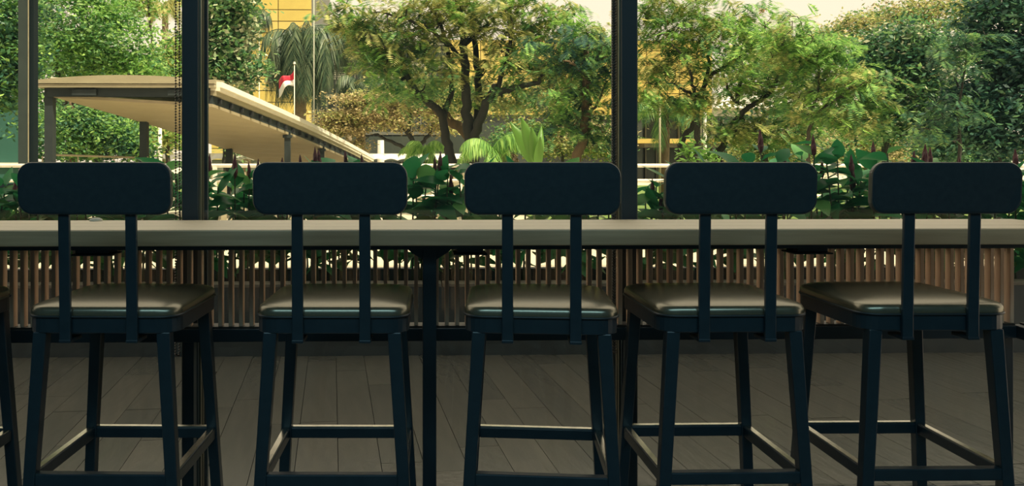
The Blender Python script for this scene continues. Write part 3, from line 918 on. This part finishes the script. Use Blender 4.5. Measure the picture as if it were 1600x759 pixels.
def foliage_cloud(cl, n_leaf, rad, leaf, flat=.45, style='broad'):
    """cl: (N,3) clump centres; returns verts of leaf quads"""
    N = len(cl)
    if style == 'feather':
        # sprays: each clump has several fronds of paired narrow leaflets
        nf = max(1, n_leaf // 22); out = []
        base = np.repeat(cl, nf, 0) + rng.normal(0, 1, (N * nf, 3)) * rad * np.array([.55, .55, .3])
        az = rng.uniform(0, 2 * PI, N * nf); dr = rng.uniform(-.75, .15, N * nf)
        d = np.stack([np.cos(az) * np.cos(dr), np.sin(az) * np.cos(dr), np.sin(dr)], 1)
        side = unit(np.cross(d, np.array([[0, 0, 1.0]])) + rng.normal(0, .15, (N * nf, 3)))
        ln = rad * rng.uniform(.5, 1.0, N * nf)
        cs, xs_, ys_, ll = [], [], [], []
        for k in range(11):
            s_ = (k + .5) / 11
            for sg in (-1, 1):
                w = np.sin(PI * (s_ * .85 + .1)); q = base + d * (ln * s_)[:, None] + np.array([0, 0, -1.0]) * (ln * s_ * s_ * .35)[:, None]
                ax = unit(side * sg + d * .5); lw = leaf * 1.7 * w * rng.uniform(.8, 1.2, len(ln))
                cs.append(q + ax * (lw * .5)[:, None]); xs_.append(ax); ys_.append(d); ll.append(lw)
        cen = np.concatenate(cs); ax = np.concatenate(xs_); ay = np.concatenate(ys_); l_ = np.concatenate(ll)
        return quads(cen, ax, ay, l_, l_ * .26)
    cen = np.repeat(cl, n_leaf, 0) + rng.normal(0, 1, (N * n_leaf, 3)) * rad * np.array([.6, .6, .6 * flat])
    n = len(cen)
    az = rng.uniform(0, 2 * PI, n); dr = rng.normal(-.25, .4, n)
    ax = np.stack([np.cos(az) * np.cos(dr), np.sin(az) * np.cos(dr), np.sin(dr)], 1)
    ay = unit(np.cross(ax, unit(rng.normal(0, .55, (n, 3)) + np.array([0, 0, 1.0]))))
    l_ = leaf * rng.uniform(.65, 1.25, n)
    return quads(cen, ax, ay, l_, l_ * rng.uniform(.42, .6, n))


def tree(name, label, D, limbs, blobs, leafm, barkm, nclump=120, n_leaf=90, rad=.45, leaf=.11, style='broad', depth=1.0, twig=.02, cat='tree', group=None, flat=.45, extra=None, hang=0):
    """limbs: list of (list of (px,py,doff), r0, r1) ; blobs: (px,py,rx,ry,weight) ellipses in picture units at distance D"""
    f0 = limbs[0][0][0]; root = P(f0[0], 252, D); 
    t = thing(name, label, cat, (root.x, D, 0), 0, group)
    off = Vector((root.x, D, 0)); S = D / F
    mb = MB(); nodes = []
    for pts, r0, r1 in limbs:
        w = [P(px, py, D + dd) - off for px, py, dd in pts]
        if pts is limbs[0][0] or pts[0][1] >= 248: w = [Vector((w[0].x + (w[0].x - w[1].x) * .3, w[0].y, 0))] + w
        # smooth the polyline (Catmull-Rom) with a little waviness
        sm = []
        for i in range(len(w) - 1):
            p0, p1, p2, p3 = w[max(i - 1, 0)], w[i], w[i + 1], w[min(i + 2, len(w) - 1)]
            for k in range(5):
                s_ = k / 5
                sm.append(.5 * ((2 * p1) + (p2 - p0) * s_ + (2 * p0 - 5 * p1 + 4 * p2 - p3) * s_ * s_ + (3 * p1 - p0 - 3 * p2 + p3) * s_ ** 3))
        sm.append(w[-1]); n = len(sm)
        for i in range(1, n - 1): sm[i] += Vector(rng.normal(0, 1, 3)) * S * 1.2
        rr = [(r0 + (r1 - r0) * i / (n - 1)) * S for i in range(n)]
        rr[0] *= 1.25
        mb.tube(sm, rr, 10); nodes += [(p, q) for p, q in zip(sm[3:], rr[3:])]
    # clumps
    tot = sum(b[4] for b in blobs); cl = []
    for px, py, rx, ry, wgt in blobs:
        k = max(3, int(nclump * wgt / tot)); v = rng.normal(0, 1, (k, 3)); v = unit(v) * (rng.uniform(.25, 1, (k, 1)) ** .5)
        c = P(px, py, D)
        cl.append(np.stack([c.x + v[:, 0] * rx * S, D + v[:, 1] * max(rx, ry) * S * depth, c.z + v[:, 2] * ry * S], 1) - np.array(off))
    cl = np.concatenate(cl); cl = cl[cl[:, 2] > .15]
    # boughs linking clumps to the closest limb, growing outwards
    npos = [p for p, q in nodes]; nr = [q for p, q in nodes]
    order = np.argsort([min((Vector(c) - p).length for p in npos) for c in cl])
    arr = np.array([tuple(p) for p in npos])
    for ii in order:
        c = Vector(cl[ii]); dd = np.linalg.norm(arr - cl[ii], axis=1); j = int(np.argmin(dd)); p = Vector(arr[j]); q0 = min(nr[j] * .7, twig * 2.5)
        if dd[j] < 1e-3: continue
        mid = p.lerp(c, .5) + Vector(rng.normal(0, 1, 3)) * dd[j] * .10 - Vector((0, 0, dd[j] * .05))
        pts = [p, p.lerp(mid, .55) + Vector(rng.normal(0, 1, 3)) * dd[j] * .03, mid, mid.lerp(c, .5) + Vector((0, 0, dd[j] * .03)), c]
        q1 = max(twig * .35, q0 * .45); rr = [q0 + (q1 - q0) * k / 4 for k in range(5)]
        mb.tube(pts, rr, 5, cap=False)
        arr = np.vstack([arr, [tuple(mid)], [tuple(c)]]); nr += [(q0 + q1) / 2, q1]
    mb.build('trunk', barkm, t, smooth=True)
    if isinstance(leafm, (list, tuple)):
        idx = rng.integers(0, len(leafm), len(cl))
        for k, lm in enumerate(leafm):
            v = foliage_cloud(cl[idx == k], n_leaf, rad, leaf, flat, style); np_mesh('foliage', v, 4, lm, t, 'stuff')
    else:
        v = foliage_cloud(cl, n_leaf, rad, leaf, flat, style); np_mesh('foliage', v, 4, leafm, t, 'stuff')
    return t


# 1 left green tree above the walkway
tree('leafy_tree', 'bright green bushy tree above the covered walkway, left of the first window post', 21, [([(110, 252, 0), (108, 200, 0), (100, 150, 0), (85, 90, 0), (70, 40, 0)], 6, 2), ([(110, 170, 0), (140, 130, 0), (150, 60, 0)], 4, 1.5), ([(108, 210, 0), (135, 180, .5), (190, 150, 1)], 3, 1)],
     [(110, 20, 75, 60, 3), (180, 70, 70, 50, 3), (110, 95, 60, 45, 2), (215, 108, 42, 30, 1.4), (90, -30, 80, 40, 2), (180, 25, 35, 26, .8)], [L['bright'], L['mid']], M['bark'], 240, 85, .42, .12)
tree('understory_tree', 'green small tree under the covered walkway roof with pale trunk', 18, [([(112, 252, 0), (113, 215, 0), (116, 185, 0), (110, 160, 0)], 4.5, 2), ([(113, 215, 0), (135, 190, 0), (150, 170, 0)], 2.5, 1)],
     [(180, 215, 42, 32, 3), (95, 190, 25, 30, 1), (150, 190, 30, 22, 1.2), (130, 235, 40, 16, 1), (210, 235, 24, 14, .8)], [L['bright'], L['mid'], L['dark']], M['bark_red'], 150, 70, .34, .11)
tree('dark_tree', 'dark green tree at the far left edge before the green hoarding', 16, [([(-20, 252, 0), (-15, 180, 0), (-5, 100, 0), (5, 30, 0)], 7, 3)],
     [(5, 30, 60, 50, 2), (0, 95, 50, 45, 2), (-15, 145, 50, 26, 1), (50, 200, 0.1, .1, .01)], [L['mid'], L['dark'], L['bright']], M['bark_dark'], 130, 90, .40, .12)
tree('background_tree', 'dense dark green trees in shade behind the covered walkway', 30, [([(150, 252, 0), (150, 200, 0), (155, 150, 0), (160, 60, 0)], 6, 2)],
     [(80, 200, 60, 50, 2), (150, 190, 80, 50, 2.5), (240, 200, 50, 50, 1.6), (100, 110, 90, 60, 3), (185, 150, 60, 40, 2), (60, 60, 60, 50, 1.2)], [L['mid'], L['dark']], M['bark_dark'], 200, 80, .75, .20)
# 2 tree right of first post
tree('glossy_tree', 'pale-tipped glossy broadleaf tree just right of the first window post', 25, [([(352, 252, 0), (350, 220, 0), (350, 190, 0), (340, 140, 0), (345, 60, 0)], 5, 2), ([(350, 232, 0), (362, 205, 0), (368, 190, 0)], 4, 1.5)],
     [(350, 55, 38, 45, 2.4), (345, 110, 28, 26, 1.4), (385, 105, 26, 14, .5), (300, 90, 30, 50, 1.2), (350, 5, 48, 24, 1.2), (380, 128, 12, 10, .25), (377, 228, 12, 8, .25)], [L['glossy'], L['mid'], L['glossy']], M['bark_dark'], 190, 60, .48, .20, flat=.6)
tree('tall_tree', 'loose light green tree between the sky gap and the first window post', 24, [([(262, 252, 0), (262, 200, 0), (255, 130, 0), (236, 60, 0), (232, 0, 0)], 4, 1.5)],
     [(262, 110, 24, 28, 1.2), (215, 5, 22, 18, .6), (275, 75, 9, 14, .3), (260, 215, 22, 18, .7), (268, 140, 12, 18, .4)], [L['bright'], L['olive']], M['bark'], 90, 70, .45, .14)


# palms
def palm(px, ybase, ytrunk, D, rt, nf, ln, droop, lab, leafm, trunkm, tw=(1, .8), shaft=False, spread=1.0, group=None):
    X = xat(px, D); zt_ = P(px, ytrunk, D).z; S = D / F
    t = thing('royal_palm', lab, 'palm tree', (X, D, 0), 0, group)
    MB().tube([(0, 0, 0), (0, 0, zt_ * .3), (.02, 0, zt_ * .7), (0, 0, zt_)], [rt * S * 1.1, rt * S, rt * S * 1.05, rt * S * tw[1]], 12).build('trunk', trunkm, t, smooth=True)
    if shaft: MB().tube([(0, 0, zt_), (0, 0, zt_ + ln * .3)], [rt * S * tw[1], rt * S * .45], 10).build('crown_shaft', M['stem'], t, smooth=True)
    r_ = random.Random(int(px)); z0 = zt_ + (ln * .18 if shaft else 0)
    for i in range(nf):
        az = i * 2.4 + r_.uniform(-.2, .2); el = r_.uniform(-.35, 1.25) * spread; L0 = ln * r_.uniform(.8, 1.1)
        mb = MB(); p = np.array([0, 0, z0]); n = 16; e = el; pts = []
        for k in range(n + 1):
            pts.append(p.copy()); p = p + np.array([math.cos(az) * math.cos(e), math.sin(az) * math.cos(e), math.sin(e)]) * L0 / n
            e -= droop / n * (1 + k / n)
            e = max(e, -1.5)
        pts = np.array(pts); mb.tube(pts, [max(.004, .03 * ln / 3 * (1 - k / (n + 1))) for k in range(n + 1)], 4)
        side = np.array([-math.sin(az), math.cos(az), 0]); 
        for k in range(1, n):
            for h in (0, .33, .66):
                q = pts[k] * (1 - h) + pts[k + 1] * h; d = pts[k + 1] - pts[k]; d = d / np.linalg.norm(d)
                for sg in (-1, 1):
                    ll = ln * .30 * math.sin(PI * (k / n * .8 + .15)) * r_.uniform(.8, 1.1)
                    v = side * sg * .8 + d * .45 + np.array([0, 0, r_.uniform(-1.7, -.6)]); v = v / np.linalg.norm(v)
                    w_ = d * ll * .045; m_ = q + v * ll * .55; e_ = q + v * ll + np.array([0, 0, -ll * .22])
                    b = len(mb.v); mb.v += [tuple(q - w_ * .5), tuple(q + w_ * .5), tuple(m_ + w_), tuple(m_ - w_), tuple(e_)]
                    mb.f += [(b, b + 1, b + 2, b + 3), (b + 3, b + 2, b + 4)]
        mb.build('frond', leafm, t)
    return t


palm(469, 195, 88, 33, 8.5, 56, 3.1, 2.9, 'royal palm with drooping crown beside the flag', L['palm'], M['palm_bark'], (1, .9), True)
palm(563, 245, 150, 31, 7.5, 26, 1.7, 2.9, 'slim royal palm with pale trunk in front of the dark glazing', L['palm'], M['palm_bark'], (1, .9), True)
palm(545, 245, 66, 36, 5, 30, 2.3, 2.8, 'palm crown partly hidden between the flag palm and the large spreading tree', L['palm'], M['palm_bark'], (1, .9), True)
palm(386, 245, 40, 34, 6, 24, 1.8, 2.8, 'palm hanging its fronds over the yellow wall right of the first window post', L['palm'], M['palm_bark'], (1, .9), True)
palm(258, 245, 22, 36, 5, 14, 1.6, 2.2, 'small distant palm against the sky left of the first window post', L['olive'], M['palm_bark'], (1, .9), True)
palm(1038, 250, 172, 23, 7, 14, 1.5, 2.4, 'brown-trunked palm just right of the middle window post', L['mid'], M['bark_red'], (1, .9), False)
palm(770, 250, 232, 17, 3, 13, 1.0, 1.6, 'small arching green palm between the big trunk and the banana plant', L['bright'], M['bark'], (1, .9), False)
palm(662, 250, 236, 20, 3, 12, .8, 1.6, 'small green palm left of the big two-trunk tree', L['bright'], M['bark'], (1, .9), False)

# banana plant
X = P(838, 252, 12.0)
t = thing('banana_plant', 'banana plant with big bright green upright leaves above the third stool', 'plant', (X.x, 12.0, 0))
MB().tube([(0, 0, 0), (0, 0, .9), (0, 0, 1.2)], [.07, .05, .03], 10).build('stem', M['stem'], t, smooth=True)
for px, py, w_, yo in ((797, 190, .15, 0), (812, 184, .16, -.1), (806, 205, .15, .12), (850, 196, .12, .1), (826, 200, .14, -.15), (838, 215, .12, -.2)):
    tip = P(px, py, 12.0) - Vector((X.x, 12, 0)); base = Vector((0, 0, 1.0 if px < 830 else .9)); tip.y = yo * 2
    mb = MB(); n = 10; d = tip - base; sd_ = Vector((d.z, 0, -d.x)).normalized()
    for i in range(n + 1):
        s_ = i / n; q = base.lerp(tip, s_) + Vector((0, -.05 * math.sin(PI * s_), .05 * math.sin(PI * s_)))
        ww = w_ * .5 * max(0.02, math.sin(PI * min(1, max(0, (s_ - .12) / .88) ** .8))) + .006
        mb.v += [tuple(q - sd_ * ww + Vector((0, .03, 0))), tuple(q), tuple(q + sd_ * ww + Vector((0, .03, 0)))]
    for i in range(n): a = i * 3; mb.f += [(a, a + 1, a + 4, a + 3), (a + 1, a + 2, a + 5, a + 4)]
    mb.build('leaf', L['banana'], t, smooth=True)

# 4 large spreading central tree (two trunks)
tree('rain_tree', 'large spreading olive-green tree with two dark trunks between second and third stools', 18,
     [([(738, 250, 0), (732, 205, 0), (728, 165, 0), (727, 110, 0), (722, 60, 0), (715, 0, 0), (712, -40, .3)], 11, 4),
      ([(738, 225, 0), (752, 185, -.3), (765, 150, -.4), (775, 135, -.5)], 8, 5),
      ([(742, 205, 0), (748, 150, .3), (744, 90, .5), (738, 40, .5), (745, -20, .5)], 7, 3),
      ([(766, 150, -.4), (795, 138, -.4), (835, 130, -.5), (850, 118, -.5)], 6, 2.5),
      ([(775, 142, -.4), (790, 90, -.2), (800, 40, 0), (797, 0, 0)], 4, 1.5),
      ([(705, 252, .3), (697, 215, .3), (690, 180, .3), (676, 165, .2), (655, 150, 0), (630, 110, -.2), (600, 70, -.4), (575, 55, -.5)], 9, 2.5),
      ([(692, 185, .3), (705, 140, .4), (700, 80, .3), (685, 30, .2), (665, 5, 0)], 5, 2),
      ([(730, 110, 0), (700, 70, -.3), (660, 40, -.5), (600, 20, -.6)], 4, 1.5),
      ([(724, 70, 0), (760, 40, .2), (800, 10, .3), (850, -10, .4)], 4, 1.5),
      ([(845, 120, -.5), (880, 95, -.5), (905, 60, -.5)], 3, 1)],
     [(580, 65, 36, 38, 1.4), (545, 28, 34, 30, .9), (620, 50, 60, 50, 2.2), (600, 105, 45, 22, .9), (690, 20, 60, 35, 1.8), (690, 100, 50, 40, 1.2), (790, 30, 65, 45, 2.2), (800, 100, 55, 40, 1.4), (870, 60, 60, 60, 2.4), (880, 125, 45, 25, .9), (930, 70, 35, 45, 1.4), (620, 140, 50, 14, .5), (720, -30, 200, 30, 2), (790, 150, 40, 12, .5)],
     [L['olive'], L['bright'], L['olive'], L['mid']], M['bark_dark'], 520, 110, .42, .105, 'feather', twig=.026)
# leaning trunk behind
tree('leaning_tree', 'tree with a thick leaning brown trunk behind the two-trunk tree', 21, [([(800, 252, 0), (775, 243, 0), (745, 222, 0), (715, 198, 0), (690, 178, .2), (660, 150, .4)], 11, 6), ([(700, 185, 0), (690, 150, 0), (700, 110, 0)], 5, 2)],
     [(690, 140, 60, 26, 1), (640, 130, 40, 20, .6), (740, 160, 40, 20, .6), (810, 215, 45, 22, .9)], [L['mid'], L['olive']], M['bark_red'], 70, 80, .42, .12)
# 5 tan layered tree
tree('flat_topped_tree', 'low spreading tan-leaved tree between the pale palm trunk and the two-trunk tree', 30, [([(650, 252, 0), (648, 235, 0), (640, 210, 0), (640, 180, 0)], 6, 3), ([(648, 240, 0), (665, 215, 0), (675, 195, 0)], 4, 2), ([(645, 236, 0), (610, 222, 0), (585, 210, 0)], 3.5, 1.5), ([(642, 215, 0), (620, 190, 0), (600, 170, 0)], 3, 1.2)],
     [(620, 150, 55, 14, 1.8), (590, 175, 50, 12, 1.3), (660, 165, 45, 20, 1.4), (640, 190, 60, 18, 1.3), (545, 180, 38, 9, .9), (535, 205, 34, 8, .9), (525, 192, 24, 6, .4), (700, 190, 30, 25, .8), (560, 155, 40, 10, .7), (545, 228, 30, 7, .5)], [L['tan'], L['olive'], L['tan']], M['bark_dark'], 210, 90, .50, .13, depth=.7, flat=.3)
# 6 drooping tree left of the middle post
tree('drooping_tree', 'dark drooping tree with a brown trunk just left of the middle window post', 15, [([(902, 252, 0), (908, 225, 0), (914, 190, 0), (915, 140, 0), (914, 100, 0), (918, 70, 0)], 9, 4), ([(914, 120, 0), (895, 100, -.3), (880, 95, -.4)], 3, 1), ([(914, 190, 0), (935, 160, 0), (945, 130, 0)], 3, 1)],
     [(935, 95, 32, 36, 1.8), (900, 85, 36, 30, 1.4), (880, 185, 28, 22, 1), (940, 200, 28, 22, 1.2), (925, 150, 26, 26, 1), (850, 85, 26, 26, .8), (870, 150, 22, 30, .6)], [L['mid'], L['deep'], L['dark'], L['bright']], M['bark_red'], 150, 88, .34, .085, 'feather')
tree('tan_shrub', 'pale tan-leaved shrub behind the banana plant', 22, [([(880, 252, 0), (878, 225, 0), (870, 190, 0)], 3, 1.5)],
     [(870, 160, 50, 40, 2), (900, 215, 55, 30, 2), (840, 220, 40, 22, 1), (950, 225, 25, 22, .8), (800, 150, 40, 30, .8)], [L['tan'], L['olive'], L['mid']], M['bark'], 150, 80, .45, .11)
# 7 feathery trees right of the middle post
tree('feathery_tree', 'tall feathery light-green tree with thin forking trunk right of the middle window post', 14,
     [([(1092, 252, 0), (1090, 215, 0), (1088, 185, 0), (1090, 160, 0), (1100, 135, 0), (1115, 115, 0), (1140, 100, 0), (1165, 82, 0), (1185, 55, 0), (1205, 35, 0)], 5.5, 1.6),
      ([(1090, 165, 0), (1082, 130, -.2), (1075, 100, -.3), (1050, 70, -.5)], 3, 1), ([(1102, 133, 0), (1108, 90, .2), (1112, 60, .3), (1125, 25, .4)], 3, 1),
      ([(1062, 252, .3), (1066, 222, .3), (1085, 190, .2)], 6, 4), ([(1088, 150, 0), (1060, 135, -.2), (1035, 125, -.3)], 2.5, 1)],
     [(1030, 40, 45, 50, 2), (1075, 70, 50, 55, 2), (1020, 130, 35, 40, 1.6), (1070, 150, 35, 26, 1), (1130, 60, 50, 50, 1.8), (1110, 160, 26, 14, .5), (1150, 20, 60, 26, 1), (1060, 0, 70, 26, 1.4), (1190, 60, 30, 30, .6)],
     [L['olive'], L['bright'], L['mid'], L['bright']], M['bark_dark'], 250, 110, .33, .078, 'feather', twig=.016)
tree('forked_tree', 'dark forked tree leaning right, right of the feathery tree', 17,
     [([(1118, 252, 0), (1130, 225, 0), (1142, 200, 0), (1160, 175, 0), (1185, 158, 0), (1205, 145, 0)], 6, 3.5), ([(1150, 160, 0), (1153, 140, 0), (1160, 115, 0), (1150, 80, .3)], 4, 1.5),
      ([(1200, 148, 0), (1215, 120, 0), (1218, 90, 0)], 4, 1.5), ([(1162, 195, 0), (1180, 215, 0), (1195, 250, 0)], 4, 5), ([(1150, 160, 0), (1135, 135, 0), (1130, 110, 0)], 2.5, 1)],
     [(1180, 120, 60, 40, 2), (1240, 150, 50, 40, 1.6), (1230, 90, 50, 40, 1.6), (1170, 200, 40, 25, 1), (1120, 200, 24, 20, .6), (1240, 210, 40, 25, 1)], [L['bright'], L['mid'], L['olive']], M['bark_dark'], 180, 110, .42, .095, 'feather', twig=.02)
# 8 feathery bright mass
tree('feathery_bush_tree', 'bright feathery green tree above the fourth stool', 12.5, [([(1262, 252, 0), (1262, 215, 0), (1270, 170, 0), (1280, 110, 0), (1270, 60, 0)], 4, 1.5), ([(1265, 190, 0), (1310, 150, -.2), (1360, 125, -.3)], 2.5, 1)],
     [(1250, 75, 50, 35, 2), (1290, 95, 55, 40, 2), (1330, 130, 50, 26, 1.5), (1280, 160, 60, 30, 1.6), (1350, 160, 40, 22, 1), (1230, 40, 40, 20, .8), (1340, 195, 40, 20, .8)], [L['bright'], L['bright'], L['olive'], L['mid']], M['bark'], 200, 110, .30, .07, 'feather')
# 9 dense, top light painted in as cream leaves
tree('dense_tree', 'dense dark tree with sunlit cream painted on some leaves above the fourth and fifth stools', 17, [([(1385, 252, 0), (1385, 210, 0), (1400, 160, 0), (1410, 100, 0), (1415, 50, 0)], 6, 2), ([(1390, 190, 0), (1440, 150, 0), (1450, 110, 0)], 3, 1.2)],
     [(1400, 75, 60, 40, 3), (1440, 100, 50, 40, 2), (1370, 110, 45, 35, 1.6), (1420, 140, 60, 40, 2), (1430, 190, 55, 35, 1.6), (1380, 185, 45, 30, 1.2)], [L['dark'], L['glossy'], L['mid'], L['dark']], M['bark_dark'], 230, 85, .36, .12, flat=.5)
# 10 far right dark
tree('dark_right_tree', 'very dark blue-green tree filling the right edge of the view', 12.5, [([(1560, 252, 0), (1555, 200, 0), (1560, 140, 0), (1570, 60, 0), (1580, 0, 0)], 7, 3), ([(1556, 190, 0), (1510, 150, 0), (1490, 120, 0)], 3, 1.2)],
     [(1580, 20, 55, 50, 2.4), (1590, 100, 50, 50, 2), (1560, 160, 60, 45, 2.2), (1520, 190, 50, 40, 1.8), (1600, 210, 60, 40, 1.6), (1500, 230, 60, 24, 1.2), (1545, 60, 36, 40, 1), (1650, 120, 60, 120, 2.4)], [L['deep'], L['dark'], L['deep']], M['bark_dark'], 260, 85, .30, .10)
tree('fern_tree', 'feathery mid-green tree hanging between the dense tree and the dark right-hand tree', 11.5, [([(1500, 252, 0), (1498, 200, 0), (1500, 150, 0), (1510, 90, 0)], 3.5, 1.2)],
     [(1500, 85, 40, 36, 1.5), (1520, 55, 34, 24, .8), (1490, 170, 40, 26, 1.1), (1450, 215, 40, 18, .7)], [L['mid'], L['dark'], L['dark']], M['bark_dark'], 70, 88, .26, .055, 'feather')
# 11 background crowns on the sky line
tree('crown_tree', 'airy olive-brown tree crown along the sky line at upper right', 32, [([(1400, 252, 0), (1400, 150, 0), (1410, 60, 0), (1400, 25, 0)], 6, 2), ([(1405, 80, 0), (1350, 40, 0), (1320, 30, 0)], 3, 1), ([(1408, 60, 0), (1460, 20, 0), (1500, 0, 0)], 3, 1)],
     [(1350, 40, 55, 18, 1.4), (1420, 18, 60, 18, 1.6), (1480, 20, 50, 30, 1.4), (1300, 65, 40, 22, 1), (1380, 70, 70, 30, 1), (1530, 0, 50, 30, 1.2)], [L['tan'], L['olive'], L['mid']], M['bark_dark'], 170, 70, .60, .15, twig=.03, flat=.35)
for i, (px, w_, top, lab) in enumerate(((1230, 110, 205, 'pale-leaved shrubs under the feathery tree behind the fourth stool'), (1340, 100, 205, 'pale-leaved shrubs below the dense tree between the fourth and fifth stools'), (1480, 110, 190, 'dark shrubs below the trees behind the rightmost stool'))):
    tree('low_shrub', lab, 20 + i * .7, [([(px, 252, 0), (px, 240, 0), (px + 2, 225, 0)], 2.5, 1.2)], [(px - w_ * .3, 232, w_ * .4, 22, 1), (px + w_ * .3, 228, w_ * .4, 25, 1), (px, 248, w_ * .7, 16, 1)],
         [L['tan'], L['olive'], L['mid']] if i < 2 else [L['mid'], L['dark']], M['bark'], 110, 80, .40, .11, cat='shrub')
tree('young_tree', 'small plant with bright yellow-green leaves before the dark glazing behind the fourth stool', 11, [([(1075, 252, 0), (1078, 245, 0), (1075, 238, 0)], 1.5, .8)],
     [(1075, 240, 12, 14, 1), (1108, 248, 14, 8, .7)], L['banana'], M['stem'], 9, 22, .12, .11, cat='shrub', flat=1.0)
# back screen of trees behind everything on the right
tree('distant_trees', 'distant hazy green trees closing the view on the right', 44, [([(1350, 252, 0), (1350, 150, 0), (1360, 90, 0)], 6, 3)],
     [(1240, 170, 90, 70, 2), (1380, 160, 100, 80, 3), (1520, 140, 110, 110, 3.4), (1640, 140, 90, 120, 2), (1450, 225, 180, 26, 1.6), (1220, 235, 90, 16, .7), (1190, 100, 70, 45, 1.6), (1270, 95, 60, 35, 1.2)], [L['mid'], L['olive'], L['dark']], M['bark_dark'], 230, 80, 1.3, .32, depth=.5)
# orange flowers in the feathery crowns
for px, py, D, lab in ((1191, 16, 14, 'orange-red flower cluster in the feathery tree near the top'), (1045, 34, 14, 'small orange-red flower cluster just right of the middle window post')):
    c = P(px, py, D); t = thing('flower_cluster', lab, 'flowers', tuple(c)); v = foliage_cloud(np.array([[0, 0, 0]]), 40, .05, .05, 1.0)
    np_mesh('petals', v, 4, M['orange'], t, 'stuff')
